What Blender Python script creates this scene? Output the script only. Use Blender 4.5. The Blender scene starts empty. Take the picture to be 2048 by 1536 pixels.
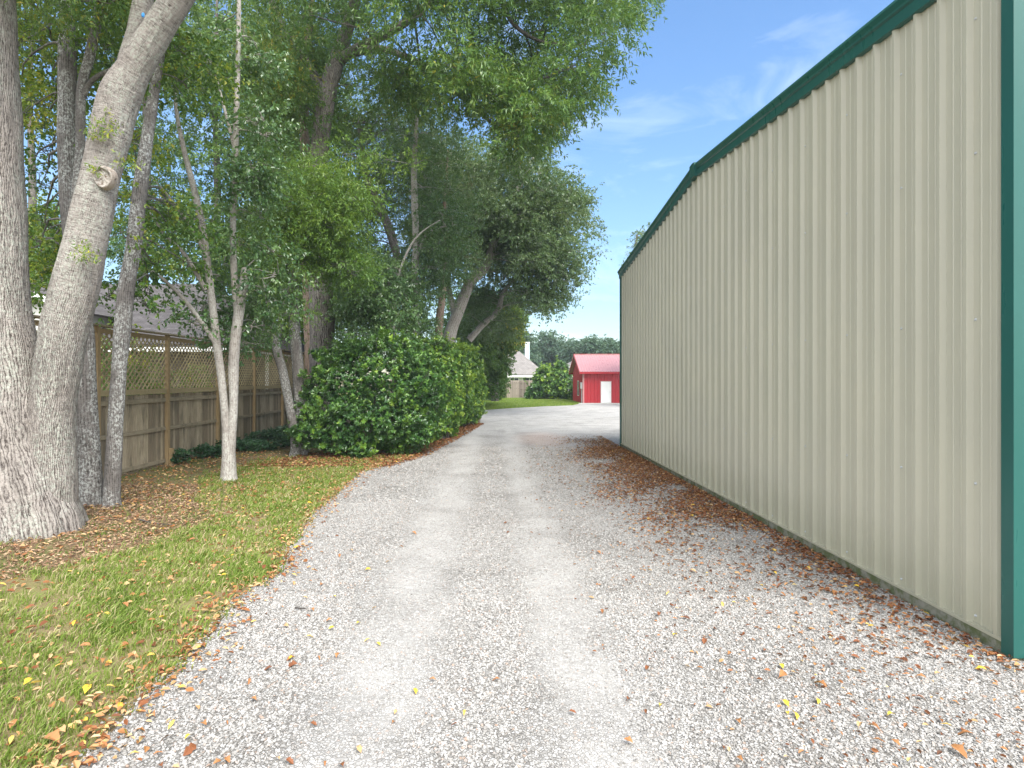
import bpy, math
import numpy as np
from mathutils import Vector, noise as mnoise

rad = math.radians
SC = bpy.context.scene
COL = SC.collection

# ------------------------------------------------------------------ camera
F, H, VX, VY = 1180.0, 2.2, 990.0, 757.0      # focal length in photo pixels, eye height, vanishing point
cam_d = bpy.data.cameras.new('camera')
cam = bpy.data.objects.new('camera', cam_d)
COL.objects.link(cam)
cam.location = (0, 0, H)
cam.rotation_euler = (rad(90), 0, 0)
cam_d.sensor_width = 36
cam_d.lens = F / 2048 * 36
cam_d.shift_x = 34 / 2048
cam_d.shift_y = -11 / 2048
cam_d.clip_start = 0.05
cam_d.clip_end = 3000
SC.camera = cam

# ------------------------------------------------------------------ light
SHOULDER = 0.16
SUN_EL, SUN_AZ = 50.0, 156.0      # azimuth clockwise from +Y
world = bpy.data.worlds.new('World')
SC.world = world
world.use_nodes = True
nt = world.node_tree
for n in list(nt.nodes):
    nt.nodes.remove(n)
wo = nt.nodes.new('ShaderNodeOutputWorld')
bg = nt.nodes.new('ShaderNodeBackground')
sky = nt.nodes.new('ShaderNodeTexSky')
sky.sky_type = 'NISHITA'
sky.sun_disc = False
sky.sun_elevation = rad(SUN_EL)
sky.sun_rotation = rad(SUN_AZ)
sky.air_density = 1.0
sky.dust_density = 0.6
sky.ozone_density = 1.5
tc = nt.nodes.new('ShaderNodeTexCoord')
mp = nt.nodes.new('ShaderNodeMapping')
mp.inputs['Scale'].default_value = (1.6, 1.6, 5.0)
mp.inputs['Rotation'].default_value = (0, rad(18), 0)
nz = nt.nodes.new('ShaderNodeTexNoise')
nz.inputs['Scale'].default_value = 3.1
nz.inputs['Detail'].default_value = 9
nz.inputs['Roughness'].default_value = 0.6
nz.inputs['Distortion'].default_value = 0.6
cr = nt.nodes.new('ShaderNodeValToRGB')
cr.color_ramp.elements[0].position = 0.50
cr.color_ramp.elements[0].color = (0, 0, 0, 1)
cr.color_ramp.elements[1].position = 0.80
cr.color_ramp.elements[1].color = (0.16, 0.16, 0.16, 1)
mixc = nt.nodes.new('ShaderNodeMix')
mixc.data_type = 'RGBA'
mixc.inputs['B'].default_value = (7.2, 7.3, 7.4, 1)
hs = nt.nodes.new('ShaderNodeHueSaturation')
hs.inputs['Saturation'].default_value = 1.16
hs.inputs['Value'].default_value = 1.0
nt.links.new(tc.outputs['Generated'], mp.inputs['Vector'])
nt.links.new(mp.outputs['Vector'], nz.inputs['Vector'])
nt.links.new(nz.outputs['Fac'], cr.inputs['Fac'])
nt.links.new(sky.outputs['Color'], hs.inputs['Color'])
# clouds: thin wisps ahead, a brighter broken deck added unseen overhead and behind as white fill light
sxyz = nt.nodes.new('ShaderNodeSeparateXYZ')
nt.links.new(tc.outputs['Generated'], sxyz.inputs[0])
fill_deck = nt.nodes.new('ShaderNodeMapRange')
fill_deck.interpolation_type = 'SMOOTHSTEP'
nt.links.new(sxyz.outputs['Y'], fill_deck.inputs['Value'])
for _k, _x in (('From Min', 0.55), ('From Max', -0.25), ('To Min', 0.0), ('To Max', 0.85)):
    fill_deck.inputs[_k].default_value = _x
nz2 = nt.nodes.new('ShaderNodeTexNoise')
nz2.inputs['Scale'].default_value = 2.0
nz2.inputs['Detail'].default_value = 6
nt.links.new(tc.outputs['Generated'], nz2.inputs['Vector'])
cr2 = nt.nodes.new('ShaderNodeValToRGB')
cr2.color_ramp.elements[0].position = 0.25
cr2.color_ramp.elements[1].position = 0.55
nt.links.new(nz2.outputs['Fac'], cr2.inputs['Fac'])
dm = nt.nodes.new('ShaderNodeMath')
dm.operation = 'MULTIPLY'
nt.links.new(fill_deck.outputs['Result'], dm.inputs[0])
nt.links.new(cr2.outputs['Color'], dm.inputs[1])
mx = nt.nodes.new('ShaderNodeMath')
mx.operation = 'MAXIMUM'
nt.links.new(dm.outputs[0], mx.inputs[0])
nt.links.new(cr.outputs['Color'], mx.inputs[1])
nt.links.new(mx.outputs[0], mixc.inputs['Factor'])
# soft shoulder: the glare near the horizon is held back
lum = nt.nodes.new('ShaderNodeRGBToBW')
nt.links.new(hs.outputs['Color'], lum.inputs[0])
ml = nt.nodes.new('ShaderNodeMath')
ml.operation = 'MULTIPLY_ADD'
ml.inputs[1].default_value = SHOULDER
ml.inputs[2].default_value = 1.0
nt.links.new(lum.outputs[0], ml.inputs[0])
dv = nt.nodes.new('ShaderNodeVectorMath')
dv.operation = 'DIVIDE'
nt.links.new(hs.outputs['Color'], dv.inputs[0])
nt.links.new(ml.outputs[0], dv.inputs[1])
nt.links.new(dv.outputs[0], mixc.inputs['A'])
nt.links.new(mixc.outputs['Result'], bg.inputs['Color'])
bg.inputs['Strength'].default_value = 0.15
nt.links.new(bg.outputs['Background'], wo.inputs['Surface'])

sun_d = bpy.data.lights.new('sun', 'SUN')
sun = bpy.data.objects.new('sun', sun_d)
COL.objects.link(sun)
sun_d.energy = 3.0
sun_d.angle = rad(40)
sun_d.color = (1.0, 0.96, 0.90)
sd = Vector((math.sin(rad(SUN_AZ)) * math.cos(rad(SUN_EL)), math.cos(rad(SUN_AZ)) * math.cos(rad(SUN_EL)), math.sin(rad(SUN_EL))))
sun.rotation_euler = sd.to_track_quat('Z', 'Y').to_euler()

SC.view_settings.view_transform = 'Standard'
SC.view_settings.look = 'None'
SC.view_settings.gamma = 1
SC.view_settings.exposure = 1.32
SC.cycles.max_bounces = 8
SC.cycles.transparent_max_bounces = 4
SC.cycles.use_denoising = True

# ------------------------------------------------------------------ helpers
def P(x, y, Y):
    return np.array([(x - VX) * Y / F, Y, H - (y - VY) * Y / F])

def G(x, y):
    Y = F * H / (y - VY)
    return np.array([(x - VX) * Y / F, Y, 0.0])

def unit(a):
    return a / np.maximum(np.linalg.norm(a, axis=-1, keepdims=True), 1e-9)

class MB:
    """collects vertices and faces; build() links them as one mesh object"""
    def __init__(s):
        s.v, s.f3, s.f4, s.t, s.b, s.n = [], [], [], [], [], 0
    def add(s, v, f3=None, f4=None, tint=0.5, bc=None):
        v = np.asarray(v, np.float64).reshape(-1, 3)
        if f3 is not None and len(f3):
            s.f3.append(np.asarray(f3, np.int64).reshape(-1, 3) + s.n)
        if f4 is not None and len(f4):
            s.f4.append(np.asarray(f4, np.int64).reshape(-1, 4) + s.n)
        s.v.append(v)
        s.t.append(np.broadcast_to(np.asarray(tint, np.float64), (len(v),)))
        s.b.append(v if bc is None else bc)
        s.n += len(v)
    def mesh(s, name, mat, org=(0, 0, 0), smooth=False):
        me = bpy.data.meshes.new(name)
        v = np.concatenate(s.v) - np.asarray(org, float)
        f3 = np.concatenate(s.f3) if s.f3 else np.zeros((0, 3), np.int64)
        f4 = np.concatenate(s.f4) if s.f4 else np.zeros((0, 4), np.int64)
        me.vertices.add(len(v))
        me.vertices.foreach_set('co', v.astype(np.float32).ravel())
        me.loops.add(len(f3) * 3 + len(f4) * 4)
        me.loops.foreach_set('vertex_index', np.concatenate([f3.ravel(), f4.ravel()]).astype(np.int32))
        me.polygons.add(len(f3) + len(f4))
        st = np.concatenate([np.arange(len(f3)) * 3, len(f3) * 3 + np.arange(len(f4)) * 4]).astype(np.int32)
        me.polygons.foreach_set('loop_start', st)
        if smooth:
            me.polygons.foreach_set('use_smooth', np.ones(len(f3) + len(f4), bool))
        else:
            me.polygons.foreach_set('use_smooth', np.zeros(len(f3) + len(f4), bool))
        a = me.attributes.new('tint', 'FLOAT', 'POINT')
        a.data.foreach_set('value', np.concatenate(s.t).astype(np.float32))
        a = me.attributes.new('bark', 'FLOAT_VECTOR', 'POINT')
        a.data.foreach_set('vector', np.concatenate(s.b).astype(np.float32).ravel())
        me.update(calc_edges=True)
        me.materials.append(mat)
        return me
    def build(s, name, mat, parent=None, org=None, smooth=False):
        if org is None:
            org = tuple(parent_world(parent)) if parent is not None else (0, 0, 0)
        o = bpy.data.objects.new(name, s.mesh(name, mat, org, smooth))
        COL.objects.link(o)
        if parent is not None:
            o.parent = parent
        else:
            o.location = org
        return o

def parent_world(p):
    v = np.zeros(3)
    while p is not None:
        v = v + np.array(p.location)
        p = p.parent
    return v

def tag(o, label, cat, group=None, kind=None):
    o['label'] = label
    o['category'] = cat
    if group:
        o['group'] = group
    if kind:
        o['kind'] = kind
    return o

def thing(name, label, cat, loc, group=None):
    o = bpy.data.objects.new(name, None)
    COL.objects.link(o)
    o.location = tuple(float(c) for c in loc)
    o.empty_display_size = 0.2
    return tag(o, label, cat, group)

CUBE4 = np.array([[0, 3, 2, 1], [4, 5, 6, 7], [0, 1, 5, 4], [1, 2, 6, 5], [2, 3, 7, 6], [3, 0, 4, 7]])
def box(mb, x0, x1, y0, y1, z0, z1, tint=0.5):
    v = [[x0, y0, z0], [x1, y0, z0], [x1, y1, z0], [x0, y1, z0], [x0, y0, z1], [x1, y0, z1], [x1, y1, z1], [x0, y1, z1]]
    mb.add(v, f4=CUBE4, tint=tint)

def beam(mb, p, q, w, h, up=(0, 0, 1), tint=0.5):
    p, q = np.asarray(p, float), np.asarray(q, float)
    d = unit(q - p)
    s = unit(np.cross(d, up))
    u = np.cross(s, d)
    v = []
    for c in (p, q):
        for a, b in ((-1, -1), (1, -1), (1, 1), (-1, 1)):
            v.append(c + s * a * w / 2 + u * b * h / 2)
    mb.add(v, f4=[[0, 1, 2, 3], [4, 7, 6, 5], [0, 4, 5, 1], [1, 5, 6, 2], [2, 6, 7, 3], [3, 7, 4, 0]], tint=tint)

def poly_slab(mb, pts, thick, tint=0.5):
    """a slab: the top polygon (3 or 4 points) and its copy a thickness below"""
    pts = np.asarray(pts, float)
    n = unit(np.cross(pts[1] - pts[0], pts[2] - pts[0]))
    lo = pts - n * thick
    k = len(pts)
    f4 = [[i, i + k, (i + 1) % k + k, (i + 1) % k] for i in range(k)]
    if k == 4:
        mb.add(np.concatenate([pts, lo]), f4=f4 + [[0, 1, 2, 3], [7, 6, 5, 4]], tint=tint)
    else:
        mb.add(np.concatenate([pts, lo]), f3=[[0, 1, 2], [5, 4, 3]], f4=f4, tint=tint)

def catmull(pts, rads, step):
    pts = np.asarray(pts, float)
    rads = np.asarray(rads, float)
    k = len(pts)
    ext = np.vstack([2 * pts[0] - pts[1], pts, 2 * pts[-1] - pts[-2]])
    er = np.concatenate([[rads[0]], rads, [rads[-1]]])
    op, orr = [], []
    for i in range(k - 1):
        L = np.linalg.norm(pts[i + 1] - pts[i])
        m = max(2, int(L / step))
        t = np.arange(m) / m
        p0, p1, p2, p3 = ext[i], ext[i + 1], ext[i + 2], ext[i + 3]
        c = 0.5 * (2 * p1 + np.outer(t, p2 - p0) + np.outer(t ** 2, 2 * p0 - 5 * p1 + 4 * p2 - p3) + np.outer(t ** 3, -p0 + 3 * p1 - 3 * p2 + p3))
        op.append(c)
        tt = t * t * (3 - 2 * t)
        orr.append(er[i + 1] * (1 - tt) + er[i + 2] * tt)
    op.append(pts[-1:])
    orr.append(rads[-1:])
    return np.vstack(op), np.concatenate(orr)

def tube(mb, pts, rads, sides=10, step=0.25, lump=0.0, ridge=0.0, flare=0.0, seed=0.0, rscale=7.0, tint=0.5):
    c, r = catmull(pts, rads, step)
    n = len(c)
    tg = unit(np.gradient(c, axis=0))
    ref = np.array([1.0, 0.0, 0.0])
    if abs(tg[0] @ ref) > 0.9:
        ref = np.array([0.0, 1.0, 0.0])
    u = unit(ref - tg[0] * (ref @ tg[0]))
    us = []
    for i in range(n):
        u = unit(u - tg[i] * (u @ tg[i]))
        us.append(u)
    us = np.array(us)
    ws = np.cross(tg, us)
    th = np.arange(sides) / sides * 2 * np.pi
    s = np.concatenate([[0], np.cumsum(np.linalg.norm(np.diff(c, axis=0), axis=1))])
    rr = np.repeat(r[:, None], sides, 1)
    if lump or ridge or flare:
        for i in range(n):
            for j in range(sides):
                ct, sn = math.cos(th[j]), math.sin(th[j])
                k = 1.0
                if lump:
                    k += lump * mnoise.noise((ct * r[i] * 2.2 + seed, sn * r[i] * 2.2, s[i] * 1.1))
                if flare:
                    k += flare * math.exp(-max(c[i][2], 0) / 0.30) * (0.55 + 0.75 * math.sin(th[j] * 5 + seed * 3) ** 2 + 0.4 * mnoise.noise((ct * 1.5 + seed, sn * 1.5, 0)))
                if ridge:
                    q = (ct * r[0] * rscale + seed, sn * r[0] * rscale, s[i] * 1.6)
                    a = 1 - 2.2 * abs(mnoise.noise(q))
                    b = 1 - 2.2 * abs(mnoise.noise((q[0] * 2.1, q[1] * 2.1, q[2] * 2.3)))
                    k += ridge / max(r[i], .05) * (0.65 * a + 0.4 * b - 0.5)
                rr[i, j] *= k
    v = c[:, None, :] + rr[:, :, None] * (np.cos(th)[None, :, None] * us[:, None, :] + np.sin(th)[None, :, None] * ws[:, None, :])
    bc = np.zeros_like(v)
    bc[:, :, 0] = np.cos(th)[None] * r[:, None]
    bc[:, :, 1] = np.sin(th)[None] * r[:, None]
    bc[:, :, 2] = s[:, None] + seed * 3.1
    i = np.arange(n - 1)[:, None] * sides
    j = np.arange(sides)[None]
    j2 = (j + 1) % sides
    f4 = np.stack([i + j, i + j2, i + sides + j2, i + sides + j], -1).reshape(-1, 4)
    vv = np.vstack([v.reshape(-1, 3), c[-1:] + tg[-1:] * r[-1] * 0.5])
    bb = np.vstack([bc.reshape(-1, 3), bc.reshape(-1, 3)[-1:]])
    last = (n - 1) * sides
    f3 = [[last + a, last + (a + 1) % sides, n * sides] for a in range(sides)]
    mb.add(vv, f3=f3, f4=f4, bc=bb, tint=tint if np.isscalar(tint) else np.append(np.repeat(np.interp(s / s[-1], tint[0], tint[1]), sides), tint[1][-1]))
    return c, r

def leaf_faces(mb, B, A, N, L, W, tint, shape='narrow', fold=0.2):
    """leaves from base points B along unit axes A with face normals N"""
    n = len(B)
    L = np.broadcast_to(L, (n,))[:, None]
    W = np.broadcast_to(W, (n,))[:, None]
    S = unit(np.cross(A, N))
    N = np.cross(S, A)
    if shape == 'narrow':
        m = B + A * L * 0.45
        v = np.stack([B, m - S * W / 2 + N * W * fold, B + A * L - N * L * 0.10, m + S * W / 2 + N * W * fold], 1)
        f = np.array([[0, 3, 2], [0, 2, 1]])
        k = 4
    else:
        a = B + A * L * 0.30
        b = B + A * L * 0.68
        t = B + A * L - N * L * 0.12
        v = np.stack([B, a + S * W * .46 + N * W * fold, b + S * W * .44 + N * W * fold, t, b - S * W * .44 + N * W * fold, a - S * W * .46 + N * W * fold], 1)
        f = np.array([[0, 1, 2], [0, 2, 3], [0, 3, 4], [0, 4, 5]])
        k = 6
    ff = (np.arange(n)[:, None, None] * k + f[None]).reshape(-1, 3)
    mb.add(v.reshape(-1, 3), f3=ff, tint=np.repeat(np.broadcast_to(tint, (n,)), k))

def rnd_unit(rng, n):
    return unit(rng.normal(size=(n, 3)))

def spray(mb, rng, pos, axis, nl, tl, L, W, tint, droop=0.3, shape='narrow', tj=0.16, sw=None):
    """twigs at POS along AXIS, NL leaves on each"""
    n = len(pos)
    t = rng.random((n, nl))
    tl = np.broadcast_to(tl, (n,))
    B = pos[:, None, :] + axis[:, None, :] * (t * tl[:, None])[..., None]
    B[..., 2] -= droop * 0.5 * (t ** 2) * tl[:, None]
    B = B.reshape(-1, 3) + rng.normal(size=(n * nl, 3)) * 0.02
    ax = np.repeat(axis, nl, 0)
    side = rng.normal(size=(n * nl, 3))
    side = unit(side - ax * np.sum(side * ax, 1, keepdims=True))
    a = unit(ax * 0.55 + side * 0.8 + np.array([0, 0, -droop]))
    up = np.array([0, 0, 1.0]) + rng.normal(size=(n * nl, 3)) * 0.75
    tt = np.repeat(np.broadcast_to(tint, (n,)), nl) + rng.normal(size=n * nl) * tj
    sc = 0.7 + 0.6 * rng.random(n * nl)
    leaf_faces(mb, B, a, unit(up), L * sc, W * sc, np.clip(tt, 0, 1), shape)

def in_poly(x, y, poly):
    poly = np.asarray(poly, float)
    r = np.zeros(len(x), bool)
    k = len(poly)
    for i in range(k):
        x1, y1 = poly[i]
        x2, y2 = poly[(i + 1) % k]
        c = (y1 > y) != (y2 > y)
        with np.errstate(divide='ignore', invalid='ignore'):
            xi = (x2 - x1) * (y - y1) / (y2 - y1) + x1
        r ^= c & (x < xi)
    return r

# ------------------------------------------------------------------ materials
class NT:
    def __init__(s, name):
        s.m = bpy.data.materials.new(name)
        s.m.use_nodes = True
        s.t = s.m.node_tree
        for n in list(s.t.nodes):
            s.t.nodes.remove(n)
        s.out = s.t.nodes.new('ShaderNodeOutputMaterial')
        s.p = s.t.nodes.new('ShaderNodeBsdfPrincipled')
        s.t.links.new(s.p.outputs[0], s.out.inputs['Surface'])
    def n(s, typ, **kw):
        nd = s.t.nodes.new('ShaderNode' + typ)
        for k, v in kw.items():
            setattr(nd, k, v)
        return nd
    def l(s, a, b):
        s.t.links.new(a, b)
    def val(s, sock, v):
        if hasattr(v, 'is_linked'):
            s.l(v, sock)
        else:
            sock.default_value = v
    def math(s, op, a, b=0.0, clamp=False):
        nd = s.n('Math', operation=op, use_clamp=clamp)
        s.val(nd.inputs[0], a)
        s.val(nd.inputs[1], b)
        return nd.outputs[0]
    def noise(s, vec, scale, detail=4, rough=0.55, dist=0.0):
        nd = s.n('TexNoise')
        if vec is not None:
            s.l(vec, nd.inputs['Vector'])
        nd.inputs['Scale'].default_value = scale
        nd.inputs['Detail'].default_value = detail
        nd.inputs['Roughness'].default_value = rough
        nd.inputs['Distortion'].default_value = dist
        return nd.outputs['Fac']
    def ramp(s, fac, stops):
        nd = s.n('ValToRGB')
        e = nd.color_ramp.elements
        while len(e) < len(stops):
            e.new(0.5)
        for el, (p, c) in zip(e, stops):
            el.position = p
            el.color = (*c, 1) if len(c) == 3 else c
        s.l(fac, nd.inputs['Fac'])
        return nd.outputs['Color']
    def maprange(s, v, a, b, c=0.0, d=1.0, smooth=True):
        nd = s.n('MapRange', interpolation_type='SMOOTHSTEP' if smooth else 'LINEAR')
        s.l(v, nd.inputs['Value'])
        for k, x in zip(('From Min', 'From Max', 'To Min', 'To Max'), (a, b, c, d)):
            nd.inputs[k].default_value = x
        return nd.outputs['Result']
    def mix(s, fac, a, b, mode='MIX'):
        nd = s.n('Mix', data_type='RGBA', blend_type=mode)
        s.val(nd.inputs['Factor'], fac)
        for k, c in (('A', a), ('B', b)):
            if hasattr(c, 'is_linked'):
                s.l(c, nd.inputs[k])
            else:
                nd.inputs[k].default_value = (*c, 1)
        return nd.outputs['Result']
    def attr(s, name, out='Fac'):
        nd = s.n('Attribute', attribute_name=name)
        return nd.outputs[out]
    def coord(s, scale=(1, 1, 1), src=None):
        mpn = s.n('Mapping')
        mpn.inputs['Scale'].default_value = scale
        if src is None:
            src = s.n('NewGeometry').outputs['Position']
        s.l(src, mpn.inputs['Vector'])
        return mpn.outputs['Vector']
    def voro(s, vec, scale, feature='F1', out='Distance', rnd=1.0):
        nd = s.n('TexVoronoi', feature=feature)
        s.l(vec, nd.inputs['Vector'])
        nd.inputs['Scale'].default_value = scale
        nd.inputs['Randomness'].default_value = rnd
        return nd.outputs[out]
    def bump(s, height, strength=0.5, dist=0.02, nrm=None):
        nd = s.n('Bump')
        nd.inputs['Strength'].default_value = strength
        nd.inputs['Distance'].default_value = dist
        s.l(height, nd.inputs['Height'])
        if nrm is not None:
            s.l(nrm, nd.inputs['Normal'])
        s.l(nd.outputs['Normal'], s.p.inputs['Normal'])
        return nd.outputs['Normal']
    def set(s, color=None, rough=None, spec=None, metal=None):
        if color is not None:
            if hasattr(color, 'is_linked'):
                s.l(color, s.p.inputs['Base Color'])
            else:
                s.p.inputs['Base Color'].default_value = (*color, 1)
        if rough is not None:
            s.val(s.p.inputs['Roughness'], rough)
        if spec is not None:
            s.p.inputs['Specular IOR Level'].default_value = spec
        if metal is not None:
            s.p.inputs['Metallic'].default_value = metal
        return s.m

def leaf_mat(name, stops, rough=0.42, trans=0.32, spec=0.5):
    m = NT(name)
    col = m.ramp(m.attr('tint'), stops)
    m.set(col, rough, spec)
    tr = m.n('BsdfTranslucent')
    c2 = m.mix(0.55, col, (0.30, 0.42, 0.05))
    m.l(c2, tr.inputs['Color'])
    mx = m.n('MixShader')
    mx.inputs['Fac'].default_value = trans
    m.l(m.p.outputs[0], mx.inputs[1])
    m.l(tr.outputs[0], mx.inputs[2])
    m.l(mx.outputs[0], m.out.inputs['Surface'])
    return m.m

def bark_mat(name, dark, light, lichen, lich_amt=0.5, ridges=24, warp=5.0, fine=30, bump=1.0, bd=0.02, wrinkle=0.3, rid=0.6, zs=0.30):
    """ridges: how many furrows run round the stem; tint 1 on a stem makes its bark smoother, paler and cross wrinkled"""
    m = NT(name)
    b = m.attr('bark', 'Vector')
    sx = m.n('SeparateXYZ')
    m.l(b, sx.inputs[0])
    th = m.math('ARCTAN2', sx.outputs['Y'], sx.outputs['X'])
    wr = m.noise(m.coord((1, 1, zs), b), 7.0, 5, 0.62)
    arg = m.math('ADD', m.math('MULTIPLY', th, ridges / 2.0), m.math('MULTIPLY', wr, warp * 2))
    rg = m.math('ABSOLUTE', m.math('SINE', arg))
    brk = m.noise(m.coord((1, 1, 0.45), b), fine * .8, 4, 0.65)
    n2 = m.noise(m.coord((1, 1, 0.5), b), fine * 2.2, 5, 0.7)
    hw = m.noise(m.coord((0.5, 0.5, 3.2), b), fine * .45, 4, 0.65, 0.8)
    sm = m.maprange(m.attr('tint'), 0.6, 1.0)
    amp = m.math('MULTIPLY', m.math('SUBTRACT', 1.0, m.math('MULTIPLY', sm, 0.5)), rid)
    wam = m.math('ADD', wrinkle, m.math('MULTIPLY', sm, 0.8))
    h = m.math('ADD', m.math('MULTIPLY', m.math('SUBTRACT', rg, .62), amp), m.math('MULTIPLY', m.math('SUBTRACT', brk, .5), 0.9))
    h = m.math('ADD', h, m.math('MULTIPLY', m.math('SUBTRACT', n2, .5), 0.7))
    h = m.math('ADD', h, m.math('MULTIPLY', m.math('SUBTRACT', hw, .5), wam))
    h = m.math('ADD', h, 0.5)
    hc = m.math('ADD', h, m.math('MULTIPLY', sm, 0.10))
    col = m.ramp(hc, [(0.18, dark), (0.46, tuple((p * .4 + q * .6) for p, q in zip(dark, light))), (0.72, light)])
    big = m.noise(m.coord((1, 1, 0.55), b), 1.9, 5, 0.65, 0.5)
    spk = m.noise(m.coord((1, 1, 0.8), b), 27, 6, 0.75)
    lm = m.math('MULTIPLY', m.maprange(big, 0.40, 0.56), m.maprange(spk, 0.45, 0.60))
    lm = m.math('MULTIPLY', m.math('MULTIPLY', lm, lich_amt), m.maprange(h, 0.2, 0.5))
    col = m.mix(lm, col, lichen)
    dk = m.noise(m.coord((1, 1, 0.4), b), 2.9, 4, 0.6)
    col = m.mix(m.maprange(dk, 0.52, 0.75, 0, 0.35), col, tuple(c * 0.6 for c in dark))
    m.set(col, 0.88, 0.2)
    m.bump(h, bump, bd)
    return m.m

M = {}
M['bark_oak'] = bark_mat('bark_oak', (0.075, 0.062, 0.055), (0.37, 0.335, 0.305), (0.50, 0.55, 0.47), 0.55, 84, 9.0, 26, 1.0, 0.025, 0.35, 0.40)
M['bark_plated'] = bark_mat('bark_plated', (0.10, 0.075, 0.06), (0.42, 0.36, 0.31), (0.45, 0.46, 0.40), 0.3, 9, 2.0, 30, 0.9, 0.02)
M['bark_lichen'] = bark_mat('bark_lichen', (0.045, 0.040, 0.036), (0.24, 0.22, 0.205), (0.60, 0.62, 0.59), 0.85, 26, 4.0, 34, 0.9, 0.016, 0.6, 0.25)
M['bark_smooth'] = bark_mat('bark_smooth', (0.14, 0.12, 0.105), (0.42, 0.39, 0.355), (0.55, 0.56, 0.51), 0.7, 18, 3.0, 34, 0.5, 0.008, 0.5, 0.22)
M['bark_dark'] = bark_mat('bark_dark', (0.05, 0.042, 0.038), (0.27, 0.24, 0.215), (0.38, 0.39, 0.35), 0.5, 46, 6.0, 20, 1.0, 0.03)
M['bark_brown'] = bark_mat('bark_brown', (0.09, 0.06, 0.042), (0.34, 0.25, 0.19), (0.40, 0.38, 0.32), 0.35, 24, 4.0, 20, 0.8, 0.02)

M['leaf_oak'] = leaf_mat('leaf_oak', [(0.0, (0.032, 0.082, 0.021)), (0.5, (0.082, 0.180, 0.039)), (0.85, (0.205, 0.308, 0.060)), (1.0, (0.410, 0.343, 0.044))], 0.36, 0.30)
M['leaf_live'] = leaf_mat('leaf_live', [(0.0, (0.051, 0.101, 0.040)), (0.5, (0.119, 0.203, 0.082)), (1.0, (0.231, 0.286, 0.112))], 0.30, 0.28, 0.7)
M['leaf_bright'] = leaf_mat('leaf_bright', [(0.0, (0.038, 0.094, 0.016)), (0.5, (0.094, 0.193, 0.029)), (1.0, (0.205, 0.294, 0.036))], 0.40, 0.30)
M['leaf_glossy'] = leaf_mat('leaf_glossy', [(0.0, (0.036, 0.095, 0.034)), (0.5, (0.096, 0.195, 0.067)), (1.0, (0.182, 0.276, 0.082))], 0.28, 0.28, 0.8)
M['leaf_yellow'] = leaf_mat('leaf_yellow', [(0.0, (0.031, 0.092, 0.022)), (0.5, (0.085, 0.185, 0.031)), (0.8, (0.262, 0.354, 0.042)), (1.0, (0.484, 0.429, 0.045))], 0.38, 0.32)
M['leaf_bush'] = leaf_mat('leaf_bush', [(0.0, (0.020, 0.063, 0.021)), (0.45, (0.050, 0.133, 0.033)), (0.8, (0.140, 0.275, 0.044)), (1.0, (0.287, 0.408, 0.050))], 0.30, 0.25, 0.6)
M['leaf_far'] = leaf_mat('leaf_far', [(0.0, (0.034, 0.073, 0.048)), (0.5, (0.070, 0.137, 0.087)), (1.0, (0.120, 0.186, 0.102))], 0.5, 0.2)
M['ivy'] = leaf_mat('ivy', [(0.0, (0.017, 0.059, 0.028)), (0.6, (0.042, 0.115, 0.050)), (1.0, (0.084, 0.168, 0.054))], 0.35, 0.2)
M['grass'] = leaf_mat('grass', [(0.0, (0.075, 0.135, 0.022)), (0.45, (0.19, 0.275, 0.045)), (0.68, (0.31, 0.35, 0.10)), (0.85, (0.44, 0.38, 0.20)), (1.0, (0.55, 0.45, 0.27))], 0.5, 0.35, 0.3)
M['litter'] = leaf_mat('litter', [(0.0, (0.10, 0.038, 0.022)), (0.25, (0.24, 0.085, 0.035)), (0.5, (0.40, 0.19, 0.075)), (0.75, (0.52, 0.34, 0.17)), (0.9, (0.58, 0.42, 0.24)), (1.0, (0.66, 0.44, 0.05))], 0.6, 0.12, 0.3)
M['mulch'] = NT('mulch')
_m = M['mulch']
_m.set(_m.ramp(_m.attr('tint'), [(0.0, (0.09, 0.05, 0.032)), (0.5, (0.27, 0.165, 0.10)), (1.0, (0.52, 0.38, 0.25))]), 0.85, 0.2)
M['mulch'] = _m.m

def ground_mat(name, stops_soil, green, g0, g1):
    m = NT(name)
    v = m.coord()
    n1 = m.noise(v, 9, 6, 0.7)
    n2 = m.noise(v, 60, 4, 0.7)
    soil = m.ramp(m.math('ADD', m.math('MULTIPLY', n1, 0.5), m.math('MULTIPLY', n2, 0.5)), stops_soil)
    g = m.noise(v, 1.1, 5, 0.65)
    fine = m.noise(v, 34, 3, 0.6)
    mask = m.maprange(m.math('ADD', m.math('MULTIPLY', g, 0.5), m.math('MULTIPLY', fine, 0.5)), g0, g1)
    col = m.mix(mask, soil, m.ramp(n2, [(0.3, tuple(c * .6 for c in green)), (0.7, green)]))
    m.set(col, 0.95, 0.1)
    m.bump(m.math('ADD', n2, m.math('MULTIPLY', fine, .6)), 0.7, 0.02)
    return m.m
SOIL = [(0.25, (0.085, 0.052, 0.033)), (0.5, (0.20, 0.135, 0.085)), (0.72, (0.36, 0.27, 0.175))]
M['ground'] = ground_mat('ground', SOIL, (0.11, 0.155, 0.035), 0.42, 0.62)
M['verge'] = ground_mat('verge', SOIL, (0.235, 0.23, 0.085), 0.40, 0.58)
M['bed'] = ground_mat('bed', SOIL, (0.11, 0.155, 0.035), 0.72, 0.80)
M['lawn'] = ground_mat('lawn', [(0.3, (0.17, 0.23, 0.04)), (0.7, (0.30, 0.32, 0.08))], (0.20, 0.31, 0.05), 0.35, 0.55)

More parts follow.
